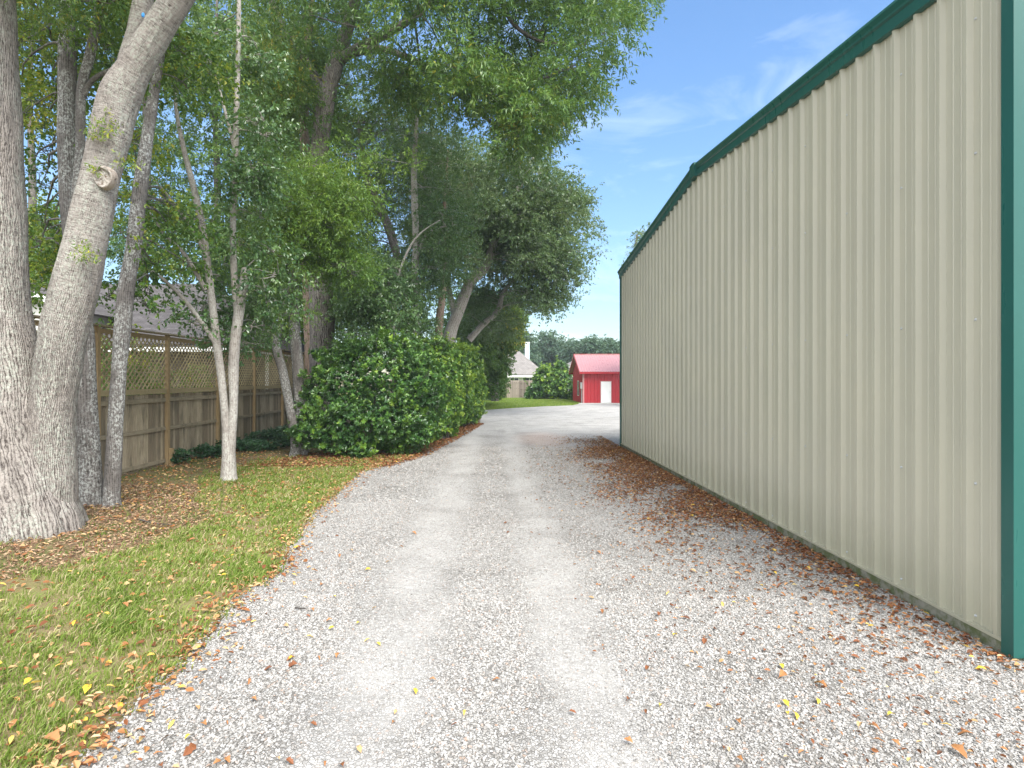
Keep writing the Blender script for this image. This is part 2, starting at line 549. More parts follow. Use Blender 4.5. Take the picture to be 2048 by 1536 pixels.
def gravel_mat():
    m = NT('gravel_surface')
    v = m.coord((1, 1, 0.0))
    sx = m.n('SeparateXYZ')
    m.l(m.n('NewGeometry').outputs['Position'], sx.inputs[0])
    X, Y = sx.outputs['X'], sx.outputs['Y']
    wob = m.noise(v, 0.55, 3, 0.5)
    xw = m.math('ADD', X, m.math('MULTIPLY', m.math('SUBTRACT', wob, 0.5), 0.9))
    t1 = m.maprange(m.math('ABSOLUTE', m.math('SUBTRACT', xw, -0.85)), 0.12, 0.62, 1, 0)
    t2 = m.maprange(m.math('ABSOLUTE', m.math('SUBTRACT', xw, 0.62)), 0.10, 0.52, 1, 0)
    patch = m.maprange(m.noise(v, 1.3, 5, 0.6), 0.40, 0.62)
    tr = m.math('MULTIPLY', m.math('MAXIMUM', t1, t2), m.math('ADD', 0.6, m.math('MULTIPLY', patch, 0.4)), True)
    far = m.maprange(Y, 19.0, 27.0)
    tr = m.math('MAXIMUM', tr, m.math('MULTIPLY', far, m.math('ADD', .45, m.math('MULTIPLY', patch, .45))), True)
    cell = m.voro(v, 42, 'F1', 'Color')
    cs = m.n('SeparateColor')
    m.l(cell, cs.inputs[0])
    stone = m.ramp(cs.outputs[0], [(0.0, (0.17, 0.16, 0.15)), (0.3, (0.34, 0.33, 0.315)), (0.7, (0.44, 0.435, 0.42)), (0.93, (0.54, 0.535, 0.525)), (1.0, (0.36, 0.27, 0.21))])
    edge = m.voro(v, 42, 'DISTANCE_TO_EDGE')
    gap = m.maprange(edge, 0.0, 0.14)
    stone = m.mix(gap, (0.25, 0.235, 0.21), stone)
    fine = m.noise(v, 95, 5, 0.75)
    grit = m.noise(v, 30, 4, 0.7)
    dust = m.ramp(m.math('ADD', m.math('MULTIPLY', fine, 0.6), m.math('MULTIPLY', grit, 0.4)), [(0.30, (0.25, 0.24, 0.225)), (0.48, (0.385, 0.375, 0.358)), (0.7, (0.47, 0.46, 0.443))])
    big = m.noise(v, 0.7, 5, 0.6)
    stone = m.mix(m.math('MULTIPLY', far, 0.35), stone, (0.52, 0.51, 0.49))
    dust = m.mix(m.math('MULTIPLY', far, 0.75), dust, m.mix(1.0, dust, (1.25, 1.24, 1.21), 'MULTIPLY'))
    stone = m.mix(m.maprange(big, 0.4, 0.7, 0.0, 0.5), stone, (0.40, 0.385, 0.355), 'MULTIPLY')
    # bare patch of reddish clay that shows through the gravel
    dx = m.math('MULTIPLY', m.math('SUBTRACT', X, 1.75), 0.75)
    dy = m.math('MULTIPLY', m.math('SUBTRACT', Y, 21.5), 0.28)
    rr = m.math('SQRT', m.math('ADD', m.math('MULTIPLY', dx, dx), m.math('MULTIPLY', dy, dy)))
    clay = m.maprange(m.math('ADD', rr, m.math('MULTIPLY', m.math('SUBTRACT', grit, .5), 1.2)), 0.25, 1.0, 0.35, 0.0)
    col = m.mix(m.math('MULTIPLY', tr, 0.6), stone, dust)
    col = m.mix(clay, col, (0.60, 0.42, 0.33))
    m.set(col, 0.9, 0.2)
    hgt = m.math('ADD', m.math('MULTIPLY', gap, m.math('SUBTRACT', 1.0, m.math('MULTIPLY', tr, 0.8))), m.math('MULTIPLY', fine, 0.5))
    m.bump(hgt, 0.8, 0.012)
    return m.m
M['gravel'] = gravel_mat()

m = NT('stone')
v = m.coord()
c = m.ramp(m.attr('tint'), [(0.0, (0.19, 0.18, 0.165)), (0.2, (0.33, 0.318, 0.30)), (0.6, (0.38, 0.37, 0.352)), (0.92, (0.49, 0.48, 0.462)), (1.0, (0.36, 0.26, 0.20))])
c = m.mix(m.maprange(m.noise(v, 120, 3, .7), .35, .65, 0, .35), c, (0.40, 0.38, 0.35), 'MULTIPLY')
M['stone'] = m.set(c, 0.85, 0.25)

def paint_mat(name, col, rough=0.4, streak=0.12, bump=0.0):
    m = NT(name)
    v = m.coord((1, 1, 0.12))
    a = m.noise(v, 5, 5, 0.6)
    b = m.noise(m.coord(), 1.2, 3, 0.6)
    f = m.math('ADD', m.math('MULTIPLY', a, 0.6), m.math('MULTIPLY', b, 0.4))
    c = m.mix(m.maprange(f, 0.35, 0.7, 0, streak), col, tuple(x * 0.55 for x in col))
    m.set(c, m.maprange(f, 0.3, 0.7, rough - 0.06, rough + 0.12), 0.5)
    if bump:
        m.bump(m.noise(m.coord(), 2.0, 2, .5), bump, 0.01)
    return m.m

def wall_mat():
    m = NT('beige_sheet_metal')
    pos = m.n('NewGeometry').outputs['Position']
    s = m.n('SeparateXYZ')
    m.l(pos, s.inputs[0])
    f = m.noise(m.coord((3, 3, 0.10)), 4, 5, 0.65)
    b = m.noise(m.coord(), 0.8, 3, 0.6)
    base = m.mix(m.maprange(b, .3, .7), (0.490, 0.466, 0.362), (0.460, 0.440, 0.347))
    c = m.mix(m.maprange(f, .5, .85, 0, .10), base, (0.36, 0.33, 0.22))
    # mould and splashed dirt near the foot
    z = m.math('ADD', s.outputs['Z'], m.math('MULTIPLY', m.math('SUBTRACT', m.noise(m.coord(), 3, 4, .7), .5), .8))
    c = m.mix(m.maprange(z, 0.1, 0.9, 0.35, 0.0), c, (0.33, 0.33, 0.22))
    m.set(c, 0.38, 0.5)
    m.bump(m.noise(m.coord((1, 1, .3)), 1.4, 2, .5), 0.12, 0.02)
    return m.m
M['wall_metal'] = wall_mat()
M['green_metal'] = paint_mat('green_metal', (0.016, 0.105, 0.088), 0.30, 0.25)
M['roof_green'] = paint_mat('roof_green', (0.015, 0.10, 0.075), 0.4, 0.3)
m = NT('mossy_concrete')
v = m.coord()
c = m.mix(m.maprange(m.noise(v, 7, 6, .7), .35, .62), (0.26, 0.25, 0.21), (0.105, 0.125, 0.055))
m.bump(m.noise(v, 40, 4, .6), .5, .01)
M['concrete'] = m.set(c, 0.95, 0.15)

def wood_mat(name, a, b, stain, st=0.5, grain=(14, 14, 0.9)):
    m = NT(name)
    v = m.coord(grain)
    oi = m.n('NewGeometry').outputs['Random Per Island']
    g = m.noise(v, 5, 6, 0.7, 0.4)
    c = m.ramp(g, [(0.3, a), (0.7, b)])
    c = m.mix(m.maprange(oi, 0, 1, 0, 0.75), c, tuple(x * 0.55 for x in a))
    s = m.noise(m.coord((3, 3, 0.6)), 1.5, 5, 0.7)
    c = m.mix(m.maprange(s, 0.45, 0.72, 0, st), c, stain)
    m.set(c, 0.88, 0.15)
    m.bump(g, 0.5, 0.006)
    return m.m
M['boards'] = wood_mat('boards', (0.326, 0.262, 0.183), (0.634, 0.547, 0.405), (0.111, 0.104, 0.075), 0.75)
M['rails'] = wood_mat('rails', (0.312, 0.258, 0.180), (0.640, 0.562, 0.414), (0.130, 0.124, 0.085), 0.6, (14, 0.9, 14))
M['posts'] = wood_mat('posts', (0.375, 0.269, 0.144), (0.625, 0.475, 0.275), (0.312, 0.237, 0.138), 0.5)
M['lattice'] = wood_mat('lattice', (0.413, 0.338, 0.194), (0.625, 0.525, 0.325), (0.288, 0.250, 0.150), 0.5, (4, 4, 4))
M['pale_boards'] = wood_mat('pale_boards', (0.26, 0.215, 0.18), (0.44, 0.385, 0.335), (0.20, 0.17, 0.14), 0.4)

def shingle_mat(name, a, b, rowh=0.14):
    m = NT(name)
    pos = m.n('NewGeometry').outputs['Position']
    s = m.n('SeparateXYZ')
    m.l(pos, s.inputs[0])
    br = m.n('TexBrick')
    cv = m.n('CombineXYZ')
    m.l(s.outputs['X'], cv.inputs[0])
    m.l(s.outputs['Z'], cv.inputs[1])
    m.l(cv.outputs[0], br.inputs['Vector'])
    br.inputs['Scale'].default_value = 1
    br.inputs['Brick Width'].default_value = 0.3
    br.inputs['Row Height'].default_value = rowh * 0.45
    br.inputs['Mortar Size'].default_value = 0.008
    br.inputs['Color1'].default_value = (*a, 1)
    br.inputs['Color2'].default_value = (*b, 1)
    br.inputs['Mortar'].default_value = (*[x * 0.35 for x in a], 1)
    c = m.mix(m.maprange(m.noise(m.coord(), 1.2, 5, .7), .35, .7, 0, .4), br.outputs['Color'], tuple(x * .6 for x in a))
    m.set(c, 0.92, 0.15)
    m.bump(br.outputs['Fac'], -0.6, 0.02)
    return m.m
M['shingle_dark'] = shingle_mat('shingle_dark', (0.10, 0.093, 0.096), (0.155, 0.146, 0.15))
M['shingle_pale'] = shingle_mat('shingle_pale', (0.22, 0.205, 0.192), (0.28, 0.262, 0.245), 0.3)
M['white_paint'] = paint_mat('white_paint', (0.82, 0.83, 0.82), 0.5, 0.2)
M['siding'] = paint_mat('siding', (0.55, 0.56, 0.53), 0.6, 0.2)
M['brown_wall'] = paint_mat('brown_wall', (0.11, 0.085, 0.065), 0.8, 0.3)
M['red_metal'] = paint_mat('red_metal', (0.43, 0.022, 0.032), 0.36, 0.25)
M['red_roof'] = paint_mat('red_roof', (0.50, 0.25, 0.25), 0.30, 0.15)
M['grey_metal'] = paint_mat('grey_metal', (0.50, 0.52, 0.52), 0.4, 0.2)
M['glass_dark'] = paint_mat('glass_dark', (0.03, 0.04, 0.045), 0.08, 0.0)
M['chimney'] = paint_mat('chimney', (0.52, 0.60, 0.66), 0.6, 0.15)
M['blue_paint'] = paint_mat('blue_paint', (0.05, 0.30, 0.75), 0.6, 0.1)
m = NT('cut_wood')
v = m.coord()
M['cut_wood'] = m.set(m.ramp(m.noise(v, 22, 5, .7), [(.34, (0.12, 0.085, 0.06)), (.5, (0.36, 0.33, 0.30)), (.75, (0.52, 0.50, 0.46))]), .9, .1)

# ------------------------------------------------------------------ setting: ground, driveway, verge, lawn
RNG = np.random.default_rng(7)
EDGE_PX = [(157, 1536), (221, 1466), (270, 1410), (360, 1335), (412, 1279), (487, 1192), (562, 1147), (585, 1091), (630, 1027), (675, 990), (721, 946), (840, 912), (892, 885), (960, 847), (962, 832), (958, 822)]
EDGE = np.array([G(*p)[:2] for p in EDGE_PX])
EDGE = np.vstack([[EDGE[0][0] - 0.9, -8], [EDGE[0][0] - .3, 1.5], EDGE])
_o = np.argsort(EDGE[:, 1])
EDGE = EDGE[_o]
def edge_x(Y):
    return np.interp(Y, EDGE[:, 1], EDGE[:, 0])

def sheet(name, pts, z, mat, label=None):
    mb = MB()
    pts = np.asarray(pts, float)
    me = bpy.data.meshes.new(name)
    me.from_pydata([(p[0], p[1], z) for p in pts], [], [list(range(len(pts)))])
    me.update()
    if me.polygons[0].normal.z < 0:
        me.flip_normals()
    me.materials.append(mat)
    o = bpy.data.objects.new(name, me)
    COL.objects.link(o)
    o['kind'] = 'structure'
    o['label'] = label
    return o

g = sheet('ground', [(-700, -300), (700, -300), (700, 900), (-700, 900)], 0.0, M['ground'], 'bare leaf strewn ground under the trees and beyond')
ys = np.concatenate([np.arange(-8, 30, 0.12), np.arange(30, 41.5, 0.4)])
left = [(edge_x(y) + 0.10 * mnoise.noise((y * 1.7, 3.1, 0)) + 0.07 * mnoise.noise((y * 6.1, 9.1, 0)), y) for y in ys]
LAWN_EDGE = [(-2.2, 40.3), (-0.55, 41.2), (1.2, 43.5), (3.4, 46.0), (6.4, 48.3), (7.4, 51.5), (7.7, 52.6)]
drive = left + [(-0.5, 41.8), (1.2, 44.2), (3.4, 47.0), (6.4, 49.3), (7.5, 53.2), (30, 53.2), (30, 20), (30, -8)]
sheet('driveway', drive, 0.006, M['gravel'], 'pale crushed stone driveway running past the metal building into a yard')
vp = [(edge_x(y) - 0.02, y) for y in np.arange(1.5, 16, 0.4)]
vin = [(-5.7, 15.8), (-5.9, 14), (-5.0, 12.2), (-4.6, 10.6), (-4.4, 9.3), (-4.85, 7.6), (-5.4, 6.3), (-7.5, 6.2), (-9, 5.6), (-9, 1.5)]
sheet('grass_verge', vp + vin, 0.003, M['verge'], 'patchy green grass verge along the gravel driveway')
lw = [(x, y) for x, y in LAWN_EDGE] + [(7.75, 58.7), (30, 58.8), (30, 82), (-40, 82), (-40, 40.3)]
lw_o = sheet('lawn', lw, 0.012, M['lawn'], 'bright strip of mown lawn in front of the far fence')

# ------------------------------------------------------------------ metal building with its gable wall along the drive
WX, WY0, WY1 = 4.077, 4.61, 19.0
WM = 11.86
RIDGE = 6.46
EAVES = {1: 5.65, -1: 5.82}          # far eave, near eave
def roof_z(y):
    e, ye = (EAVES[1], WY1) if y > WM else (EAVES[-1], WY0)
    return RIDGE - (RIDGE - e) * abs(y - WM) / abs(ye - WM)
wh = thing('metal_building', 'large beige ribbed metal building with dark green trim beside the driveway', 'building', (WX, WM, 0))
mb = MB()
prof = []
pitch = 0.3048
k = 0
y = WY0 + 0.11
prof.append((WY0 + 0.004, 0.0))
while y < WY1 - 0.25:
    # major rib then two small stiffening ribs (offsets from the wall plane towards the drive)
    for dy, dx in ((0.0, 0.0), (0.024, 0.044), (0.056, 0.044), (0.080, 0.0), (0.125, 0.0), (0.133, 0.005), (0.150, 0.005), (0.158, 0.0), (0.215, 0.0), (0.223, 0.005), (0.240, 0.005), (0.248, 0.0)):
        prof.append((y + dy, dx))
    y += pitch
prof.append((WY1 - 0.004, 0.0))
prof = np.array(prof)
vv = []
for (yy, dx) in prof:
    top = roof_z(min(max(yy, WY0), WY1)) - 0.06
    vv.append((WX - dx, yy, 0.105))
    vv.append((WX - dx, yy, top))
n = len(prof)
mid = int(np.argmin(abs(prof[:, 0] - WM)))
mb.add(vv, f4=[[2 * i, 2 * i + 1, 2 * i + 3, 2 * i + 2] for i in range(n - 1)])
mb.build('wall', M['wall_metal'], wh)
mb = MB()   # the other three walls
WXR = WX + 20
for (a, b) in (((WX + 0.004, WY0), (WXR, WY0)), ((WXR, WY0 + 0.004), (WXR, WY1 - 0.004)), ((WXR - 0.004, WY1), (WX + 0.004, WY1))):
    a, b = np.array(a), np.array(b)
    L = np.linalg.norm(b - a)
    d = (b - a) / L
    nn = np.array([d[1], -d[0]])
    pr = []
    s = 0.1
    while s < L - 0.2:
        for ds, dx in ((0, 0), (0.02, 0.03), (0.045, 0.03), (0.065, 0)):
            pr.append((s + ds, dx))
        s += pitch
    pr = [(0, 0)] + pr + [(L, 0)]
    vv = []
    for s, dx in pr:
        q = a + d * s + nn * dx
        top = roof_z(min(max(q[1], WY0), WY1)) - 0.06
        vv += [(q[0], q[1], 0.105), (q[0], q[1], top)]
    mb.add(vv, f4=[[2 * i, 2 * i + 2, 2 * i + 3, 2 * i + 1] for i in range(len(pr) - 1)])
mb.build('wall', M['wall_metal'], wh)
mb = MB()
box(mb, WX - 0.046, WXR + 0.02, WY0 - 0.02, WY1 + 0.02, -0.12, 0.104)
mb.build('foundation_slab', M['concrete'], wh)
mb = MB()
box(mb, WX - 0.048, WX + 0.004, WY0 + 0.08, WY1 - 0.08, 0.106, 0.128)
mb.build('base_angle', M['wall_metal'], wh)
for s, yy in ((1, WY0), (-1, WY1)):
    mb = MB()
    ya, yb = sorted((yy - s * 0.036, yy + s * 0.078))
    box(mb, WX - 0.056, WX + 0.001, ya, yb, 0.03, roof_z(yy) - 0.16)
    ya, yb = sorted((yy - s * 0.036, yy - s * 0.004))
    box(mb, WX + 0.001, WX + 0.13, ya, yb, 0.03, roof_z(yy) - 0.16)
    mb.build('corner_trim', M['green_metal'], wh)
def rake(y0, y1, name_extra=0):
    mb = MB()
    def ring(y):
        z = roof_z(y)
        return [(WX + 0.16, y, z + 0.03), (WX - 0.105, y, z + 0.03), (WX - 0.115, y, z - 0.005), (WX - 0.085, y, z - 0.05), (WX - 0.085, y, z - 0.075), (WX - 0.062, y, z - 0.09), (WX - 0.062, y, z - 0.205), (WX - 0.040, y, z - 0.215), (WX + 0.02, y, z - 0.215), (WX + 0.16, y, z - 0.10)]
    a, b = ring(y0), ring(y1)
    k = len(a)
    mb.add(a + b, f4=[[i, i + k, (i + 1) % k + k, (i + 1) % k] for i in range(k)])
    mb.add(a, f4=[[0, 1, 2, 9], [2, 3, 8, 9], [3, 4, 5, 8], [5, 6, 7, 8]])
    mb.add(b, f4=[[9, 2, 1, 0], [9, 8, 3, 2], [8, 5, 4, 3], [8, 7, 6, 5]])
    return mb.build('rake_trim', M['green_metal'], wh)
YJ = 8.62
rake(WY0 - 0.12, YJ - 0.004)
rake(YJ + 0.004, WM - 0.06)
rake(WM + 0.06, WY1 + 0.12)
mb = MB()
for s in (-1, 1):
    y0, y1 = WM, WM + s * 0.14
    z0, z1 = RIDGE + 0.052, roof_z(y1) + 0.052
    a = [(WX - 0.125, y0, z0), (WX - 0.125, y1, z1), (WX - 0.118, y1, z1 - 0.27), (WX - 0.118, y0, z0 - 0.27), (WX + 0.2, y0, z0), (WX + 0.2, y1, z1), (WX + 0.0, y1, z1 - 0.27), (WX + 0.0, y0, z0 - 0.27)]
    f = np.array([[0, 1, 2, 3], [0, 4, 5, 1], [1, 5, 6, 2], [2, 6, 7, 3]])
    mb.add(a, f4=f if s < 0 else f[:, ::-1])
mb.build('ridge_cap', M['green_metal'], wh)
mb = MB()
for s in (-1, 1):
    ye = WY1 + 0.13 if s > 0 else WY0 - 0.13
    ze = roof_z(ye)
    pts = [(WX - 0.08, WM, RIDGE + 0.02), (WXR + 0.1, WM, RIDGE + 0.02), (WXR + 0.1, ye, ze + 0.02), (WX - 0.08, ye, ze + 0.02)]
    poly_slab(mb, pts if s > 0 else pts[::-1], -0.012)
mb.build('roof', M['roof_green'], wh)
# screws along the five girt lines: small domed washers
mbs = MB()
def screw_geo(mb, y, z, x):
    rr, n = 0.014, 6
    ring = [(x, y + rr * math.cos(a), z + rr * math.sin(a)) for a in np.arange(n) / n * 2 * math.pi]
    rin = [(x - 0.010, y + rr * .6 * math.cos(a), z + rr * .6 * math.sin(a)) for a in np.arange(n) / n * 2 * math.pi]
    mb.add(ring + rin + [(x - 0.012, y, z)], f4=[[i, (i + 1) % n, (i + 1) % n + n, i + n] for i in range(n)], f3=[[i + n, (i + 1) % n + n, 2 * n] for i in range(n)])
one = MB()
screw_geo(one, 0, 0, 0)
one_me = one.mesh('screw', M['grey_metal'])
spots = []
for zz in (0.19, 1.31, 2.70, 4.11, 5.25):
    y = WY0 + 0.11
    k = 0
    while y < WY1 - 0.3:
        spots.append((y + 0.085, zz))
        if k % 3 == 1:
            spots.append((y - 0.022, zz))
        y += pitch
        k += 1
spots.sort()
for (yy, zz) in spots[:93]:
    o = bpy.data.objects.new('screw', one_me)
    COL.objects.link(o)
    o.parent = wh
    o.location = (-0.0005, yy - WM, zz)
for (yy, zz) in spots[93:]:
    screw_geo(mbs, yy, zz, WX - 0.0005)
for zz in (0.5, 1.25, 2.0, 2.75, 3.5, 4.25, 5.0):     # fixings of the near corner trim
    o = bpy.data.objects.new('screw', one_me)
    COL.objects.link(o)
    o.parent = wh
    o.rotation_euler = (0, 0, rad(90))
    o.location = (0.045, WY0 - 0.0365 - WM, zz)
o = mbs.build('screws', M['grey_metal'], wh)
o['kind'] = 'stuff'

# ------------------------------------------------------------------ wooden fence with lattice top
FX = -8.42
fence = thing('wooden_fence', 'weathered wooden board fence with brown posts and lattice top behind the trees', 'fence', (FX, 17.8, 0))
py = [9.72, 12.40, 15.06, 17.80, 20.50, 23.20, 26.0]
for i, y in enumerate(py):
    mb = MB()
    box(mb, FX + 0.012, FX + 0.104, y - 0.046, y + 0.046, -0.05, 3.30)
    if i == 2:
        box(mb, FX + 0.106, FX + 0.196, y - 0.02, y + 0.072, -0.05, 0.42)
    mb.build('post', M['posts'], fence)
for i in range(len(py) - 1):
    a, b = py[i] + 0.05, py[i + 1] - 0.05
    mb = MB()
    y = py[i] - 0.04
    j = 0
    while y < py[i + 1] - 0.045:
        w = 0.089 + 0.006 * RNG.random()
        zt = 1.80 + 0.02 * RNG.random()
        box(mb, FX - 0.022, FX - 0.004 + 0.004 * RNG.random(), y, y + w, 0.03 + 0.03 * RNG.random(), zt)
        y += w + 0.007 + 0.010 * RNG.random()
    mb.build('board_panel', M['boards'], fence)
    for (z, hh, xo) in ((1.66, 0.10, 0.0), (0.93, 0.09, 0.0), (0.12, 0.09, 0.0)):
        mb = MB()
        dz = RNG.normal() * 0.008
        beam(mb, (FX + 0.022, a, z + dz), (FX + 0.022, b, z - dz), 0.04, hh)
        mb.build('rail', M['rails'], fence)
    mb = MB()
    beam(mb, (FX + 0.045, a, 1.885), (FX + 0.045, b, 1.885), 0.05, 0.12)
    mb.build('lattice_rail', M['lattice'], fence)
    mb = MB()
    beam(mb, (FX + 0.045, a, 3.215), (FX + 0.045, b, 3.215), 0.045, 0.10)
    mb.build('top_rail', M['posts'], fence)
    mb = MB()
    z0, z1 = 1.947, 3.163
    for lay, sg in ((0.034, 1), (0.024, -1)):
        sp = 0.165
        lo = a - (z1 - z0) if sg > 0 else a
        hi = b if sg > 0 else b + (z1 - z0)
        t = lo
        while t < hi:
            pa = [t, z0]
            pb = [t + sg * (z1 - z0), z1]
            def at_y(yy):
                q = (yy - pa[0]) / (pb[0] - pa[0])
                return pa[1] + q * (pb[1] - pa[1])
            A_, B_ = list(pa), list(pb)
            for q in (A_, B_):
                if q[0] < a: q[1] = at_y(a); q[0] = a
                if q[0] > b: q[1] = at_y(b); q[0] = b
            if abs(A_[1] - B_[1]) > 0.05:
                beam(mb, (FX + lay, A_[0], A_[1]), (FX + lay, B_[0], B_[1]), 0.036, 0.008, up=(1, 0, 0))
            t += sp
    mb.build('lattice_panel', M['lattice'], fence)
mb = MB()
box(mb, FX - 0.03, FX + 0.15, py[0] - 0.1, 17.78, 3.305, 3.343)
box(mb, FX - 0.03, FX + 0.15, 17.783, py[-1] + 0.08, 3.305, 3.341)
mb.build('cap_board', M['rails'], fence)

# ------------------------------------------------------------------ neighbour's house beyond the fence
hs_o = thing('neighbour_house', 'single storey house with dark shingle roof and white gable behind the lattice fence', 'house', (-16, 26, 0))
EZ, RZ, EY, RY = 3.50, 6.85, 22.0, 29.0
mb = MB()
poly_slab(mb, [(-34, EY, EZ), (-9.35, EY, EZ), (-14.1, RY, RZ), (-34, RY, RZ)], 0.12)
poly_slab(mb, [(-9.35, EY, EZ), (-9.35, 36, EZ), (-14.1, RY, RZ)], 0.12)
poly_slab(mb, [(-34, RY, RZ), (-14.1, RY, RZ), (-9.35, 36, EZ), (-34, 36, EZ)], 0.12)
mb.build('roof', M['shingle_dark'], hs_o)
mb = MB()
box(mb, -33, -10.0, 22.55, 35.4, 0, 3.34)
mb.build('wall', M['brown_wall'], hs_o)
mb = MB()
box(mb, -34, -9.33, EY - 0.02, EY + 0.02, EZ - 0.30, EZ - 0.125)
box(mb, -9.31, -9.29, EY, 36, EZ - 0.30, EZ - 0.125)
mb.build('fascia', M['white_paint'], hs_o)
# gabled wing: peak seen between the two near trunks
gy = 21.5
pk = P(69, 583, gy)
mb = MB()
hw = 1.15
sl = 0.46
ap = np.array([pk[0], gy + 0.25, pk[2] - 0.14])
zl = ap[2] - hw * sl
mb.add([(ap[0] - hw, ap[1], 0), (ap[0] + hw, ap[1], 0), (ap[0] + hw, ap[1], zl), ap, (ap[0] - hw, ap[1], zl),
        (ap[0] - hw, 25, 0), (ap[0] + hw, 25, 0), (ap[0] + hw, 25, zl), (ap[0] - hw, 25, zl)],
       f4=[[0, 1, 2, 4], [1, 6, 7, 2], [0, 4, 8, 5]], f3=[[4, 2, 3]])
mb.build('gable_wall', M['siding'], hs_o)
mb = MB()
for s in (-1, 1):
    pts = [(pk[0], gy - 0.05, pk[2]), (pk[0] + s * (hw + 0.4), gy - 0.05, pk[2] - (hw + 0.4) * sl), (pk[0] + s * (hw + 0.4), 27, pk[2] - (hw + 0.4) * sl), (pk[0], 27, pk[2])]
    poly_slab(mb, pts if s > 0 else pts[::-1], 0.08)
mb.build('wing_roof', M['shingle_dark'], hs_o)
for s in (-1, 1):
    mb = MB()
    a = np.array([pk[0] + s * 0.02, gy - 0.07, pk[2] - 0.10])
    b = np.array([pk[0] + s * (hw + 0.42), gy - 0.07, pk[2] - 0.10 - (hw + 0.42) * sl])
    beam(mb, a, b, 0.04, 0.20)
    mb.build('bargeboard', M['white_paint'], hs_o)
mb = MB()
a, b = P(408, 664, 27.5), P(500, 666, 27.5)
c, d = P(540, 698, 24.5), P(418, 692, 24.5)
poly_slab(mb, [d, c, b, a], 0.10)
mb.build('patio_roof', M['grey_metal'], hs_o)
mb = MB()
for q in (c, d):
    mb = MB()
    beam(mb, (q[0] - 0.2, q[1] + 0.2, 0), (q[0] - 0.2, q[1] + 0.2, q[2] - 0.1), 0.12, 0.12, up=(1, 0, 0))
    mb.build('patio_post', M['white_paint'], hs_o)

# ------------------------------------------------------------------ red shed
SX0, SX1, SY0, SY1 = 7.76, 17.0, 52.0, 58.6
shed = thing('red_shed', 'small red metal shed with gable roof at the end of the driveway', 'shed', (SX0, SY0, 0))
def ribbed(mb, a, b, z0, ztop, nn, pitch=0.305, hgt=0.03, w=0.09):
    a, b = np.array(a, float), np.array(b, float)
    L = np.linalg.norm(b - a)
    d = (b - a) / L
    pr = [(0, 0)]
    s = 0.06
    while s < L - 0.12:
        pr += [(s, 0), (s + 0.02, hgt), (s + w - 0.02, hgt), (s + w, 0)]
        s += pitch
    pr.append((L, 0))
    vv = []
    for s, dx in pr:
        q = a + d * s + np.array(nn) * dx
        vv += [(q[0], q[1], z0), (q[0], q[1], ztop(q[0], q[1]))]
    mb.add(vv, f4=[[2 * i, 2 * i + 2, 2 * i + 3, 2 * i + 1] for i in range(len(pr) - 1)])
SEV, SRG = 2.98, 4.48
SYM = (SY0 + SY1) / 2
def sroof(x, y):
    return SEV + (SRG - SEV) * (1 - abs(y - SYM) / (SYM - SY0)) - 0.06
DX0, DX1, DZ = 9.34, 10.22, 1.93
mb = MB()
ribbed(mb, (SX0, SY0), (DX0 - 0.05, SY0), 0.02, sroof, (0, -1))
ribbed(mb, (DX0 - 0.05, SY0), (DX1 + 0.05, SY0), DZ + 0.05, sroof, (0, -1))
ribbed(mb, (DX1 + 0.05, SY0), (SX1, SY0), 0.02, sroof, (0, -1))
mb.build('wall', M['red_metal'], shed)
mb = MB()
ribbed(mb, (SX0, SYM), (SX0, SY0), 0.02, sroof, (-1, 0))
ribbed(mb, (SX0, SY1), (SX0, SYM), 0.02, sroof, (-1, 0))
ribbed(mb, (SX1, SY1), (SX0, SY1), 0.02, sroof, (0, 1))
ribbed(mb, (SX1, SY0), (SX1, SYM), 0.02, sroof, (1, 0))
ribbed(mb, (SX1, SYM), (SX1, SY1), 0.02, sroof, (1, 0))
mb.build('wall', M['red_metal'], shed)
RX0 = 7.40
mb = MB()
for s in (-1, 1):
    ye = SYM + s * (SYM - SY0 + 0.42)
    ze = SEV - 0.42 * (SRG - SEV) / (SYM - SY0)
    nx = int((SX1 + 0.3 - RX0) / 0.2286)
    xs = []
    for i in range(nx):
        x = RX0 + i * 0.2286
        xs += [(x, 0), (x + 0.018, 0.022), (x + 0.045, 0.022), (x + 0.063, 0)]
    vv = []
    for x, dz in xs:
        vv += [(x, SYM, SRG + dz), (x, ye, ze + dz)]
    f = np.array([[2 * i, 2 * i + 1, 2 * i + 3, 2 * i + 2] for i in range(len(xs) - 1)])
    mb.add(vv, f4=f if s < 0 else f[:, ::-1])
mb.build('roof', M['red_roof'], shed)
mb = MB()
for s in (-1, 1):
    ye = SYM + s * (SYM - SY0 + 0.44)
    ze = SEV - 0.44 * (SRG - SEV) / (SYM - SY0)
    beam(mb, (RX0 - 0.02, SYM, SRG - 0.075), (RX0 - 0.02, ye, ze - 0.075), 0.03, 0.18)
    box(mb, RX0, SX1 + 0.3, ye - 0.015, ye + 0.015, ze - 0.17, ze - 0.01)
box(mb, RX0 - 0.02, SX1 + 0.3, SYM - 0.10, SYM + 0.10, SRG + 0.024, SRG + 0.04)
mb.build('roof_trim', M['red_metal'], shed)
mb = MB()
box(mb, SX0 - 0.045, SX0 + 0.10, SY0 - 0.045, SY0 - 0.032, 0.02, SEV - 0.1)
box(mb, SX0 - 0.045, SX0 - 0.032, SY0 - 0.03, SY0 + 0.1, 0.02, SEV - 0.1)
mb.build('corner_trim', M['red_roof'], shed)
mb = MB()
box(mb, DX0, DX1, SY0 - 0.03, SY0 + 0.02, 0.06, DZ)
dr = mb.build('door', M['white_paint'], shed)
mb = MB()
box(mb, DX0 - 0.05, DX0 - 0.003, SY0 - 0.045, SY0 + 0.02, 0.02, DZ + 0.05)
